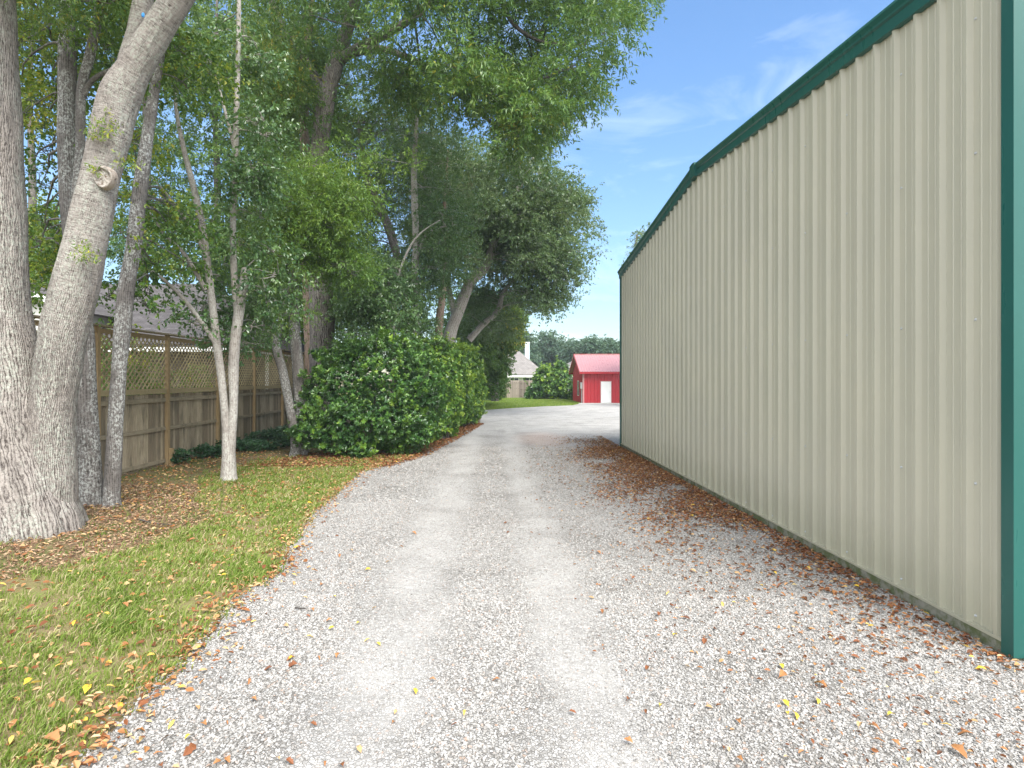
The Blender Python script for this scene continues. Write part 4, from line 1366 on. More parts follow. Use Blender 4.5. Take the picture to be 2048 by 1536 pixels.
make_tree('ochre_trunk_tree', 'ochre brown upright trunk just beside the leaning live oak', (P(884, 0, 30)[0], 30, 0), [l1],
          [([(840, 300), (950, 290), (950, 480), (900, 600), (850, 600)], 29, 34, 26, 1.1, 70, .45)],
          M['bark_brown'], M['leaf_live'], dict(PLo, L=.11, W=.045), 22)

# --- live oak leaning over the drive
YI = 34.0
PLi = dict(nl=15, tl=0.8, L=0.15, W=0.075, droop=.2, ntw=4)
i1 = S([(885, 800, YI, 17), (893, 720, YI, 14), (900, 668, YI, 12.5), (913, 632, YI, 11.5), (926, 600, YI, 11), (938, 568, YI, 10.5), (954, 550, YI, 11), (972, 532, YI, 9), (982, 505, YI, 8.5), (990, 480, YI, 9), (1010, 430, YI, 7), (1040, 370, YI, 5), (1070, 310, YI, 3)], 16, 0.25)
i2 = S([(913, 632, YI, 8), (900, 590, YI + .5, 6), (896, 540, YI + 1, 5), (910, 450, YI + 1, 4), (930, 360, YI + 1, 2.5)], 10, 0.3)
i3 = S([(985, 495, YI, 5), (1020, 475, YI + .5, 3.5), (1060, 455, YI + 1, 2.4), (1105, 440, YI + 1, .8)], 8, 0.3)
i4 = S([(938, 680, YI + 2, 7), (965, 650, YI + 2, 6), (995, 622, YI + 2, 5), (1010, 580, YI + 2, 4), (1060, 530, YI + 2, 3), (1110, 540, YI + 1, 1.5)], 8, 0.3)
make_tree('live_oak', 'leaning live oak with wide grey green crown over the end of the driveway', (P(885, 0, YI)[0], YI, 0), [i1, i2, i3, i4],
          [([(850, 310), (990, 300), (1075, 320), (1110, 345), (1115, 440), (1000, 480), (870, 470)], 31, 39, 50, 1.35, 110, .52),
           ([(1080, 345), (1145, 370), (1162, 450), (1155, 500), (1120, 540), (1050, 520), (1040, 440)], 31, 37, 30, 1.0, 78, .52),
           ([(960, 470), (1120, 480), (1145, 560), (1120, 610), (1060, 600), (1010, 560), (960, 560)], 33, 38, 30, 1.0, 90, .44),
           ([(1060, 585), (1140, 590), (1110, 630), (1075, 625)], 33, 35, 6, 0.55, 40, .4),
           ([(860, 450), (960, 450), (920, 560), (870, 560)], 32, 36, 12, 1.0, 70, .45),
           ([(930, 580), (1040, 570), (1035, 640), (960, 690), (930, 680)], 35, 40, 14, 1.0, 55, .36)],
          M['bark_brown'], M['leaf_live'], PLi, 23, trunk_kw=dict(lump=.12, flare=.1), btrunk=M['bark_smooth'])
q1 = S([(990, 802, 46, 8), (990, 760, 46, 7), (994, 700, 46, 6), (1000, 640, 46, 4), (1005, 590, 46, 2)], 10, 0.4)
make_tree('dark_evergreen', 'dark dense evergreen reaching to the ground between the bush and the far fence', (P(990, 0, 46)[0], 46, 0), [q1],
          [([(955, 660), (990, 600), (1015, 600), (1012, 670), (998, 730), (985, 780), (965, 785), (955, 740)], 44, 50, 50, 0.95, 90, .38),
           ([(900, 600), (955, 600), (950, 770), (900, 780)], 42, 50, 20, 1.2, 70, .36),
           ([(1015, 600), (1036, 620), (1026, 680), (1008, 720)], 43, 46, 10, 0.55, 50, .72)],
          M['bark_dark'], M['leaf_oak'], dict(PLi, L=.21, W=.11), 24)

# --- trees beyond the fence
PLt = dict(nl=16, tl=0.9, L=0.17, W=0.085, droop=.3, ntw=3)
YARD = [
    ('yellowing_tree', 'yellowing loose leaved tree beyond the fence above the white gable', 60, 34, [([(-120, 440), (130, 430), (170, 600), (-120, 640)], 31, 36, 30, 1.1, 50, .66), ([(-120, -60), (40, 0), (30, 200), (-120, 300)], 31, 36, 18, 1.3, 50, .6)], 'leaf_yellow'),
    ('roadside_tree', 'mid green tree rising above the dark shingle roof', 290, 36, [([(180, -80), (380, -80), (400, 120), (360, 330), (380, 480), (200, 540), (230, 300)], 32, 39, 52, 1.35, 62, .48)], 'leaf_oak'),
    ('shade_tree', 'bushy green tree over the end of the shingle roof', 430, 34, [([(370, -60), (560, -60), (570, 200), (500, 330), (380, 330)], 30, 37, 34, 1.35, 70, .5), ([(400, 450), (560, 430), (580, 640), (430, 640)], 30, 36, 26, 1.1, 60, .45), ([(330, 430), (420, 400), (420, 560), (330, 560)], 30, 36, 12, .9, 40, .5)], 'leaf_oak'),
    ('dense_tree', 'dense green tree between the slender pair and the spreading oak', 590, 31, [([(500, 180), (700, 180), (730, 420), (700, 660), (540, 690), (500, 420)], 28, 34, 56, 1.2, 76, .47)], 'leaf_bright'),
]
for nm, lb, px, Yt, fl, lm in YARD:
    st = S([(px, 757 + F * H / Yt, Yt, 11), (px + 3, 700, Yt, 10), (px - 4, 560, Yt, 9), (px + 5, 400, Yt, 7), (px, 200, Yt, 5), (px + 4, 0, Yt, 2.5)], 10, 0.5)
    make_tree(nm, lb, (P(px, 0, Yt)[0], Yt, 0), [st], fl, M['bark_dark'], M[lm], PLt, 30 + px)

# --- tree behind the metal building
st = S([(1262, 800, 46, 9), (1262, 640, 46, 7), (1268, 540, 46, 5), (1274, 470, 46, 2)], 10, 0.5)
make_tree('hidden_tree', 'tree whose top shows over the green rake trim of the metal building', (P(1262, 0, 46)[0], 46, 0), [st],
          [([(1262, 480), (1290, 462), (1330, 470), (1330, 560), (1275, 530)], 44, 49, 16, 0.7, 34, .5), ([(1290, 560), (1350, 560), (1350, 700), (1290, 700)], 44, 49, 16, 1.0, 50, .5)],
          M['bark_dark'], M['leaf_live'], PLt, 41)

# --- distant trees, one after another along the horizon
PLd = dict(nl=12, tl=1.2, L=0.42, W=0.22, droop=.2, ntw=2)
FAR = [
    (1000, 104, 690, 26, 'round distant tree mostly hidden behind the dark evergreen'),
    (1046, 100, 668, 20, 'thin topped distant tree behind the chimney'),
    (1095, 108, 668, 34, 'widest distant tree, standing just past the chimney'),
    (1126, 116, 682, 22, 'low distant tree in the dip of the tree line'),
    (1160, 104, 684, 22, 'small distant tree above the gable peak of the red shed'),
    (1190, 98, 680, 24, 'distant tree over the middle of the red shed roof'),
    (1218, 102, 682, 22, 'distant tree over the red shed roof nearest the metal building'),
    (1256, 108, 688, 26, 'distant tree half hidden by the corner of the metal building'),
]
for k, (px, Yt, top, w, lb) in enumerate(FAR):
    st = S([(px, 757 + F * H / Yt, Yt, 4), (px, 735, Yt, 3.4), (px + 2, (top + 757) / 2, Yt, 2.4), (px, top + 10, Yt, 1)], 7, 1.5)
    make_tree('distant_tree', lb, (P(px, 0, Yt)[0], Yt, 0), [st],
              [([(px - w * .5, top + 8), (px + w * .5, top + 6), (px + w * .9, top + 30), (px + w, 742), (px - w, 742), (px - w * .9, top + 30)], Yt - 3, Yt + 4, 16 if w < 30 else 22, 1.2, 40, .45 + .12 * math.sin(k * 2.1)),
               ([(px - w * .45, top + 2), (px + w * .4, top), (px + w * .5, top + 14), (px - w * .5, top + 14)], Yt - 2, Yt + 2, 6, .7, 14, .5)],
              M['bark_dark'], M['leaf_far'], PLd, 60 + k, group='distant trees along the horizon')

# ------------------------------------------------------------------ shrubs
def rosettes(mb, rng, pos, out, nl, L, W, tint, spread=0.9):
    n = len(pos)
    a = np.repeat(out, nl, 0)
    side = rng.normal(size=(n * nl, 3))
    side = unit(side - a * np.sum(side * a, 1, keepdims=True))
    ax = unit(a * (0.35 + 0.5 * rng.random((n * nl, 1))) + side * spread)
    nr = unit(a + rng.normal(size=(n * nl, 3)) * 0.35)
    t = np.repeat(tint, nl) + rng.normal(size=n * nl) * 0.07
    sc = 0.65 + 0.6 * rng.random(n * nl)
    B = np.repeat(pos, nl, 0) + a * rng.normal(size=(n * nl, 1)) * 0.02
    leaf_faces(mb, B, ax, nr, L * sc, W * sc, np.clip(t, 0, 1), 'broad', 0.12)

def make_bush(name, label, base, blobs, dens, leaf, seed, L=0.085, W=0.040, nl=8, tint=.5, stems=6, inner=1.0, cat='shrub', group=None, lumps=0.40, shoots=1.0):
    rng = np.random.default_rng(seed)
    root = thing(name, label, cat, base, group)
    mb = MB()
    B = [(P(x, y, Y), np.array([r, r * 0.95, r * vz]) * Y / F) for x, y, Y, r, vz in blobs]
    allp = []
    for i, (C, Rv) in enumerate(B):
        area = 4 * math.pi * (np.prod(Rv) ** (2 / 3))
        n = int(area * dens)
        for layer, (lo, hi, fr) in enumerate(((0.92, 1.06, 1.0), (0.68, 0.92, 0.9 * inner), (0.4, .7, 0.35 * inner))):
            m_ = int(n * fr)
            u = rnd_unit(rng, m_)
            r = lo + (hi - lo) * rng.random(m_)
            lump = np.array([mnoise.noise(tuple(q * 2.6 + i * 3.1)) for q in u * Rv])
            r = r * (1 + lumps * lump)
            p = C + u * Rv * r[:, None]
            ok = p[:, 2] > 0.05
            for k, (C2, R2) in enumerate(B):
                if k != i:
                    ok &= np.linalg.norm((p - C2) / R2, axis=1) > 0.84
            p, uu, ll = p[ok], u[ok], lump[ok]
            out = unit(uu + np.array([0, 0, 0.35]) + rng.normal(size=uu.shape) * 0.35)
            new = 0.20 * (rng.random(len(p)) < 0.3) if layer == 0 else 0.0
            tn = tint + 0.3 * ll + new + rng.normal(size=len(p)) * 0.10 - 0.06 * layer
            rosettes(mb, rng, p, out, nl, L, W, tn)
            if layer == 0:
                allp.append(p)
                # young shoots standing out of the mass
                pick = rng.random(len(p)) < 0.035 * shoots
                for q, d_ in zip(p[pick], out[pick]):
                    k_ = int(2 + rng.integers(0, 4))
                    ln = (0.10 + 0.28 * rng.random()) * L / .11
                    dd = unit(d_ + np.array([0, 0, 0.5]) + rng.normal(size=3) * .25)
                    qs = q + dd * np.linspace(.2, 1, k_)[:, None] * ln
                    rosettes(mb, rng, qs, np.repeat(dd[None], k_, 0), nl, L * .95, W * .95, np.full(k_, tint + .32 + .15 * rng.random()))
    mb.build('foliage', leaf, root)
    sb = MB()
    allp = np.vstack(allp)
    bz = np.array(base, float)
    bz[2] = 0
    for q in allp[rng.choice(len(allp), min(len(allp), stems * 6), replace=False)]:
        a = bz + np.array([rng.normal() * 0.25, rng.normal() * 0.25, 0])
        tube(sb, [a, a * 0.5 + q * 0.5 + np.array([0, 0, -.1]), q], [0.022, 0.014, 0.004], 5, 0.4)
    sb.build('stems', M['bark_dark'], root, smooth=True)
    return root

make_bush('broadleaf_bush', 'large dark green bush with bright leaf tips at the edge of the gravel', (P(745, 0, 17.6)[0], 17.6, 0),
          [(755, 765, 17.8, 86, 0.90), (690, 800, 17.4, 78, 0.92), (640, 830, 17.2, 52, 0.9), (820, 790, 18.0, 76, 1.0), (760, 840, 17.0, 70, 0.85), (700, 858, 16.7, 56, 0.8), (655, 872, 16.6, 44, 0.6), (620, 866, 16.5, 38, 0.55), (825, 866, 17.0, 40, 0.8), (715, 715, 18.2, 46, 0.7), (795, 728, 18.4, 58, 0.8), (650, 712, 17.6, 20, 0.45), (672, 706, 17.8, 16, .5), (632, 706, 17.5, 12, .4), (720, 905, 16.2, 22, .7), (660, 770, 17.2, 40, .8)],
          56, M['leaf_bush'], 51, tint=.37, inner=.8, L=0.102, W=0.048, lumps=.6, shoots=2)
make_bush('yellowish_bush', 'tall yellowish green bush in the middle of the row along the drive', (P(868, 0, 21)[0], 21.5, 0),
          [(868, 745, 21.5, 64, 1.0), (858, 800, 21, 62, 1.0), (890, 790, 23, 56, 1.1), (845, 850, 20.4, 42, 0.9), (898, 735, 23.5, 48, 1.0), (880, 850, 22, 36, .7)],
          46, M['leaf_bush'], 52, tint=.64, inner=.8, L=0.115, W=0.052, lumps=.26)
make_bush('rounded_bush', 'rounded bright green bush where the driveway opens into the yard', (P(925, 0, 27.5)[0], 27.5, 0),
          [(918, 745, 27, 46, 1.15), (930, 780, 28, 38, 1.2), (915, 800, 26.5, 42, 1.1), (938, 800, 28.5, 30, 1.1), (905, 835, 25, 22, .8), (925, 722, 28, 34, 1.0), (945, 760, 29, 20, 1.3), (950, 818, 30, 17, 1.2), (940, 832, 28, 18, .9)],
          44, M['leaf_bush'], 53, tint=.62, inner=.7, L=0.115, W=0.05, lumps=.24)
# far shrubs along the picket fence
for k, (blobs, lb, tn) in enumerate((
    ([(1076, 778, 62, 18, .9), (1062, 788, 62, 12, .8)], 'low dark shrub against the pale far fence', .36),
    ([(1092, 762, 62.5, 22, 1.3), (1106, 776, 62, 20, 1.0), (1090, 745, 63, 13, 1.0)], 'tall leafy shrub with pale sprouting top beside the red shed', .55),
    ([(1128, 770, 62, 22, 1.2), (1140, 782, 61, 16, 1.0), (1122, 742, 63, 14, 1.3)], 'tangled shrub touching the red shed wall', .48),
    ([(978, 776, 58, 20, 1.0), (992, 788, 58, 12, .9)], 'dark shrub at the edge of the lawn under the evergreen', .40),
)):
    make_bush('far_shrub', lb, (P(blobs[0][0], 0, blobs[0][2])[0], blobs[0][2], 0), blobs, 20, M['leaf_bush'], 70 + k, L=.24, W=.12, nl=6, tint=tn, stems=1, inner=.5, group='shrubs along the far fence', lumps=.4)
# neighbour's shrubs seen through the lattice
for k, (x, y, r, hh, lb) in enumerate(((-10.2, 13.6, 0.9, 1.35, 'leafy shrub behind the lattice nearest the massive oak'), (-10.1, 16.4, 0.9, 1.25, 'leafy shrub behind the lattice beside the mottled tree'), (-11.6, 17.9, 1.3, 1.7, 'tallest leafy shrub behind the lattice, before the shingle roofed house'), (-10.0, 19.6, 0.95, 1.3, 'leafy shrub behind the lattice by the forked tree'))):
    Yq = y
    px = VX + x * F / Yq
    blobs = [(px, VY + (H - hh) * F / Yq, Yq, r * F / Yq, 1.4), (px + 20, VY + (H - hh * .7) * F / Yq, Yq - .6, r * .8 * F / Yq, 1.2)]
    make_bush('garden_shrub', lb, (x, y, 0), blobs, 30, M['leaf_yellow'], 80 + k, L=.10, W=.05, nl=6, tint=.5, stems=1, inner=.5, group='shrubs behind the lattice')

# ------------------------------------------------------------------ ground cover (ivy), grass, litter, stones
rng = np.random.default_rng(99)
mb = MB()
n = 5200
y = 15.0 + 10.5 * rng.random(n) ** 0.8
wd = np.interp(y, [15.0, 15.9, 18, 22, 26], [0.25, 0.5, 1.6, 2.4, 2.6])
x = FX + 0.15 + wd * rng.random(n) ** 1.3
z = (0.03 + 0.24 * rng.random(n)) * np.interp(x - FX, [0, 1.5, 2.6], [1.3, .9, .3])
pos = np.stack([x, y, z], 1)
keep = np.array([mnoise.noise((a * .9, b * .9, 3.3)) for a, b in zip(x, y)]) > -0.18
pos = pos[keep]
rosettes(mb, rng, pos, unit(np.array([0.3, -.4, 1.0]) + rng.normal(size=pos.shape) * .4), 6, .075, .05, .45 + rng.normal(size=len(pos)) * .15)
o = mb.build('ivy', M['ivy'])
o['kind'] = 'stuff'
o['label'] = 'dark green ivy creeping along the foot of the wooden fence'

# grass blades
def fbm(x, y, s, off=0.0):
    return np.array([mnoise.noise((a * s + off, b * s - off, off)) + .5 * mnoise.noise((a * s * 2.3 + off, b * s * 2.3, off + 5)) for a, b in zip(x, y)])
N = 330000
y = 2.6 + 14.0 * rng.random(N) ** 1.5
ex = edge_x(y)
x = ex - 0.02 - 6.5 * rng.random(N) ** 1.25 + rng.normal(size=N) * 0.06
inner_x = np.interp(y, [2.6, 5.9, 6.4, 7.6, 9.2, 10.6, 12.2, 14, 16.6], [-9, -9, -5.25, -4.75, -4.35, -5.4, -6.2, -6.8, -6.0])
cell = rng.integers(0, 1, N)
nb = fbm(x[:60000], y[:60000], 1.3, 2.0)
# nearest coarse noise: evaluate on a grid, then look up
gx = np.linspace(-12, 2, 180)
gy_ = np.linspace(2, 18, 200)
GX, GY = np.meshgrid(gx, gy_)
GN = fbm(GX.ravel(), GY.ravel(), 1.25, 2.0).reshape(GX.shape)
GN2 = fbm(GX.ravel(), GY.ravel(), 4.2, 7.0).reshape(GX.shape)
def look(A, x, y):
    i = np.clip(((x - gx[0]) / (gx[1] - gx[0])).astype(int), 0, len(gx) - 1)
    j = np.clip(((y - gy_[0]) / (gy_[1] - gy_[0])).astype(int), 0, len(gy_) - 1)
    return A[j, i]
nb = look(GN, x, y)
nb2 = look(GN2, x, y)
nearb = np.clip((ex - x) / 0.35, 0.0, 1)
d = 0.42 + 0.55 * nb + 0.45 * nb2
d *= np.interp(y, [2, 8.5, 10.5, 13, 16], [1.0, 0.98, 0.80, 0.48, 0.24])
d *= 0.25 + 0.75 * nearb
d = np.where(x < inner_x + 0.35 * nb, d * 0.05, d)
# bare round the trunks
keep = rng.random(N) < d
x, y, nb, nb2 = x[keep], y[keep], nb[keep], nb2[keep]
n = len(x)
B = np.stack([x, y, np.zeros(n)], 1)
hgt = (0.018 + 0.045 * rng.random(n) ** 1.5) * (1 + 0.5 * np.clip(nb2, -.5, 1))
az = rng.random(n) * 2 * np.pi
lean = 0.25 + 0.9 * rng.random(n)
dr = np.stack([np.cos(az), np.sin(az), np.zeros(n)], 1)
A1 = unit(dr * lean[:, None] * .5 + np.array([0, 0, 1.0]))
A2 = unit(dr * lean[:, None] * 1.5 + np.array([0, 0, 0.6]))
Sd = np.cross(A1, np.array([0.3, 1, 0.1]))
Sd = unit(Sd)
w = (0.0035 + 0.003 * rng.random(n))[:, None] * np.interp(y, [3, 8, 14], [.9, 1.4, 2.0])[:, None]
M1 = B + A1 * hgt[:, None]
T = M1 + A2 * hgt[:, None] * 0.9
v = np.stack([B - Sd * w, B + Sd * w, M1 + Sd * w * .8, M1 - Sd * w * .8, T], 1).reshape(-1, 3)
ii = np.arange(n)[:, None] * 5
tn = 0.43 + 0.13 * rng.normal(size=n) - 0.20 * nb + (rng.random(n) < 0.30) * (0.36 + .1 * rng.random(n))
mb = MB()
mb.add(v, f4=ii + np.array([[0, 1, 2, 3]]), f3=ii + np.array([[3, 2, 4]]), tint=np.repeat(np.clip(tn, 0, 1), 5))
o = mb.build('grass', M['grass'])
o['kind'] = 'stuff'
o['label'] = 'patchy green and straw coloured grass between the gravel and the trees'

# lawn blades (coarser, far)
n = 26000
y = 40.6 + 24.5 * rng.random(n)
x = -4 + 11.6 * rng.random(n)
lim = np.interp(y, [q[1] for q in LAWN_EDGE], [q[0] for q in LAWN_EDGE], right=7.7)
k = (x < lim)
x, y = x[k], y[k]
n = len(x)
B = np.stack([x, y, np.full(n, .01)], 1)
A1 = unit(rng.normal(size=(n, 3)) * .5 + np.array([0, 0, 1]))
mb = MB()
leaf_faces(mb, B, A1, unit(rng.normal(size=(n, 3)) * .4 + np.array([0, -1, 0.2])), .09, .05, np.clip(.42 + .16 * rng.normal(size=n), 0, 1))
o = mb.build('lawn_grass', M['grass'])
o['kind'] = 'stuff'
o['label'] = 'short bright grass of the lawn in front of the far fence'

# dead leaves as litter
def dead_leaves(mb, rng, x, y, z, L, tint):
    n = len(x)
    az = rng.random(n) * 2 * np.pi
    A = unit(np.stack([np.cos(az), np.sin(az), rng.normal(size=n) * .22], 1))
    Nn = unit(np.stack([rng.normal(size=n) * .4, rng.normal(size=n) * .4, np.ones(n)], 1))
    leaf_faces(mb, np.stack([x, y, z], 1), A, Nn, L, L * (0.38 + .2 * rng.random(n)), np.clip(tint, 0, 1), 'broad', 0.22)
mb = MB()
# against the building
n = 36000
y = 4.4 + 18.0 * rng.random(n) ** 1.0
dw = rng.exponential(0.95, n)
x = WX - 0.06 - dw
pk_ = np.array([mnoise.noise((a * 1.1, b * .8, 8.8)) for a, b in zip(x, y)]) * 1.0
acc = np.interp(y, [4.4, 6, 9, 12, 17, 19, 22], [.10, .16, .5, .9, .9, .45, .08]) * (0.55 + .9 * pk_) * np.exp(-np.maximum(dw - 1.6, 0) / .6)
acc = acc * 1.7 + np.where(dw < .25, .16, 0)
k = rng.random(n) < acc
x, y = x[k], y[k]
tt = np.interp(rng.random(len(x)), [0, .5, .8, .97, 1], [.0, .22, .42, .75, 1.0])
dead_leaves(mb, rng, x, y, .020 + .02 * rng.random(len(x)), .028 + .04 * rng.random(len(x)), tt)
# small leaf bits strewn wide over the gravel on that side
n = 8000
y = 3.2 + 13 * rng.random(n) ** 1.3
x = WX - 3.4 * rng.random(n) ** 1.1 + np.where(y < WY0, 1.2 * rng.random(n), 0)
pk_ = np.array([mnoise.noise((a * 1.6, b * 1.2, 4.4)) for a, b in zip(x, y)])
k = rng.random(n) < np.interp(WX - x, [-1.5, 0, 1.5, 2.6, 3.4], [.5, .6, .5, .25, .05]) * (.6 + .9 * pk_)
x, y = x[k], y[k]
k = (x < WX - .06) | (y < WY0 - .06)
x, y = x[k], y[k]
tt = np.interp(rng.random(len(x)), [0, .45, .8, .97, 1], [.0, .25, .48, .8, 1.0])
dead_leaves(mb, rng, x, y, .020 + .015 * rng.random(len(x)), .016 + .032 * rng.random(len(x)), tt)
# along the grass edge
n = 2700
y = 2.8 + 14 * rng.random(n) ** 1.4
x = edge_x(y) + rng.normal(size=n) * 0.16 - 0.03
k = rng.random(n) < np.interp(y, [2.8, 5, 9, 16], [.75, .7, .6, .6])
x, y = x[k], y[k]
tt = np.interp(rng.random(len(x)), [0, .3, .7, .95, 1], [.1, .35, .62, .88, 1.0])
dead_leaves(mb, rng, x, y, .02 + .03 * rng.random(len(x)), .03 + .045 * rng.random(len(x)), tt)
# scattered in the grass and over the bed
n = 9000
y = 2.8 + 15 * rng.random(n) ** 1.3
x = edge_x(y) - 6 * rng.random(n)
k = rng.random(n) < np.interp(y, [2.8, 6, 9, 11, 16], [.30, .4, .6, .9, .9])
x, y = x[k], y[k]
k = x > -8.3
x, y = x[k], y[k]
tt = np.interp(rng.random(len(x)), [0, .25, .7, .93, 1], [.1, .35, .65, .88, 1.0])
dead_leaves(mb, rng, x, y, .02 + .035 * rng.random(len(x)), .04 + .05 * rng.random(len(x)), tt)
# red brown carpet below the bush
n = 9000
y = 14.6 + 14 * rng.random(n) ** 1.4
x = edge_x(y) + .25 - np.interp(y, [14, 17, 20, 28], [3.8, 3.6, 2.2, 1.2]) * rng.random(n)
tt = np.interp(rng.random(n), [0, .6, .9, 1], [.02, .28, .5, .8])
dead_leaves(mb, rng, x, y, .02 + .03 * rng.random(n), .05 + .05 * rng.random(n), tt)
o = mb.build('leaf_litter', M['litter'])
o['kind'] = 'stuff'
o['label'] = 'carpet of brown and orange dead leaves along the wall and under the bush'

# wood chip mulch round the oak
mb = MB()
n = 26000
y = 5.6 + 6.5 * rng.random(n)
x = -9 + 5.2 * rng.random(n)
lim = np.interp(y, [5.6, 6.4, 7.6, 9.2, 10.6, 12.2], [-9, -5.1, -4.55, -4.1, -4.6, -6.4])
nb = look(GN, x, y)
k = (x < lim + .45 * nb) & (x > -8.3)
x, y = x[k], y[k]
n = len(x)
az = rng.random(n) * 2 * np.pi
A = unit(np.stack([np.cos(az), np.sin(az), rng.normal(size=n) * .25], 1))
Nn = unit(np.stack([rng.normal(size=n) * .5, rng.normal(size=n) * .5, np.ones(n)], 1))
leaf_faces(mb, np.stack([x, y, .008 + .03 * rng.random(n)], 1), A, Nn, .025 + .05 * rng.random(n), .010 + .012 * rng.random(n), rng.random(n), 'broad', .1)
o = mb.build('mulch', M['mulch'])
o['kind'] = 'stuff'
o['label'] = 'brown wood chip mulch spread round the massive oak'

# crushed stones lying on the driveway
PHI = (1 + 5 ** .5) / 2
ICO = unit(np.array([(-1, PHI, 0), (1, PHI, 0), (-1, -PHI, 0), (1, -PHI, 0), (0, -1, PHI), (0, 1, PHI), (0, -1, -PHI), (0, 1, -PHI), (PHI, 0, -1), (PHI, 0, 1), (-PHI, 0, -1), (-PHI, 0, 1)], float))
ICF = np.array([(0, 11, 5), (0, 5, 1), (0, 1, 7), (0, 7, 10), (0, 10, 11), (1, 5, 9), (5, 11, 4), (11, 10, 2), (10, 7, 6), (7, 1, 8), (3, 9, 4), (3, 4, 2), (3, 2, 6), (3, 6, 8), (3, 8, 9), (4, 9, 5), (2, 4, 11), (6, 2, 10), (8, 6, 7), (9, 8, 1)])
OCT = np.array([(1, 0, 0), (-1, 0, 0), (0, 1, 0), (0, -1, 0), (0, 0, 1), (0, 0, -1)], float)
OCF = np.array([(0, 2, 4), (2, 1, 4), (1, 3, 4), (3, 0, 4), (2, 0, 5), (1, 2, 5), (3, 1, 5), (0, 3, 5)])
def stones(mb, rng, x, y, s, base, faces):
    n = len(x)
    q = unit(rng.normal(size=(n, 4)))
    w, a, b, c = q.T
    R_ = np.stack([np.stack([1 - 2 * (b * b + c * c), 2 * (a * b - c * w), 2 * (a * c + b * w)], 1),
                   np.stack([2 * (a * b + c * w), 1 - 2 * (a * a + c * c), 2 * (b * c - a * w)], 1),
                   np.stack([2 * (a * c - b * w), 2 * (b * c + a * w), 1 - 2 * (a * a + b * b)], 1)], 1)
    sc = s[:, None] * np.stack([0.8 + .6 * rng.random(n), 0.6 + .4 * rng.random(n), 0.45 + .35 * rng.random(n)], 1)
    v = base[None] * (1 + 0.22 * rng.normal(size=(n, len(base), 1))) * sc[:, None, :]
    v = np.einsum('nij,nkj->nki', R_, v)
    v[..., 2] *= 0.75
    v[..., 0] += x[:, None]
    v[..., 1] += y[:, None]
    v[..., 2] += (0.006 + s * 0.30)[:, None]
    f = (np.arange(n)[:, None, None] * len(base) + faces[None]).reshape(-1, 3)
    mb.add(v.reshape(-1, 3), f3=f, tint=np.repeat(rng.random(n), len(base)))
mb = MB()
def track(x, y):
    wob = look(GN, x * .6, y * .6) * 0.25
    return np.maximum(np.exp(-((x + .85 + wob) / .52) ** 2), np.exp(-((x - .62 + wob) / .44) ** 2))
for (y0, y1, N, s0, s1, base, fac) in ((2.9, 6.0, 78000, .0055, .0142, ICO, ICF), (6.0, 10.5, 76000, .0065, .0155, OCT, OCF), (10.5, 19.0, 36000, .010, .022, OCT, OCF)):
    y = y0 + (y1 - y0) * rng.random(N)
    xl = edge_x(y) - .12
    xr = np.where(y < WY0, 5.6, WX - .04)
    x = xl + (xr - xl) * rng.random(N)
    patch = look(GN2, np.clip(x, -11, 1.5), y)
    d = 1.0 - 0.50 * track(x, y) + .25 * patch
    d *= np.clip((x - xl) / .2, .2, 1)
    k = rng.random(N) < d
    x, y = x[k], y[k]
    s = s0 + (s1 - s0) * rng.random(len(x)) ** 1.6
    s *= np.where(track(x, y) > .5, .7, 1.0)
    stones(mb, rng, x, y, s, base, fac)
o = mb.build('gravel', M['stone'])
o['kind'] = 'stuff'
o['label'] = 'loose pale crushed stones lying over the driveway'

# ------------------------------------------------------------------ single fallen leaves, the ones that show largest
def leaf_mesh(name, mat_tint, seed, long):
    r = np.random.default_rng(seed)
    m_ = MB()
    n = 7
    L = 1.0
    xs = np.linspace(0, 1, n)
    wd = (np.sin(xs * np.pi) ** .8) * (.17 if long else .27) * (1 + .25 * np.sin(xs * 14 + seed))
    cur = .16 * np.sin(xs * np.pi + r.random()) + r.normal() * .05 * xs
    v, f4 = [], []
    for i in range(n):
        up = wd[i] * (.45 + .4 * r.random())
        v += [(xs[i], -wd[i], cur[i] + up), (xs[i], 0, cur[i]), (xs[i], wd[i], cur[i] + up * .8)]
    for i in range(n - 1):
        a = 3 * i
        f4 += [[a, a + 3, a + 4, a + 1], [a + 1, a + 4, a + 5, a + 2]]
    m_.add(v, f4=f4, tint=mat_tint)
    v = [(-.22, -.012, .03), (-.22, .012, .03), (0.02, .012, cur[0] + .01), (.02, -.012, cur[0] + .01)]
    m_.add(v, f4=[[0, 3, 2, 1]], tint=mat_tint)
    return m_.mesh(name, M['litter'])
KINDS = [('yellow', 1.0, False), ('yellow', .97, True), ('orange', .46, False), ('orange', .40, True), ('dark brown', .06, True), ('russet', .20, False), ('tan', .72, False), ('tan', .80, True)]
LM = [leaf_mesh('fallen_leaf', t, 200 + i, lg) for i, (c_, t, lg) in enumerate(KINDS)]
def drop(x, y, kind, size, where, rz=None, tilt=.25):
    o = bpy.data.objects.new('fallen_leaf', LM[kind])
    COL.objects.link(o)
    s = size
    o.scale = (s, s, s)
    o.location = (x, y, .024 if 'gravel' in where else .05)
    o.rotation_euler = (rng.normal() * tilt, rng.normal() * tilt * .6, rng.random() * 6.28 if rz is None else rz)
    c_ = KINDS[kind][0]
    shp = 'slim' if KINDS[kind][2] else 'broad'
    tag(o, '%s %s dead leaf %s' % (shp, c_, where), 'leaf', '%s %s fallen leaves %s' % (shp, c_, where))
W1 = 'lying loose on the open gravel'
W2 = 'caught in the grass beside the driveway'
W3 = 'on the gravel near the beige metal wall'
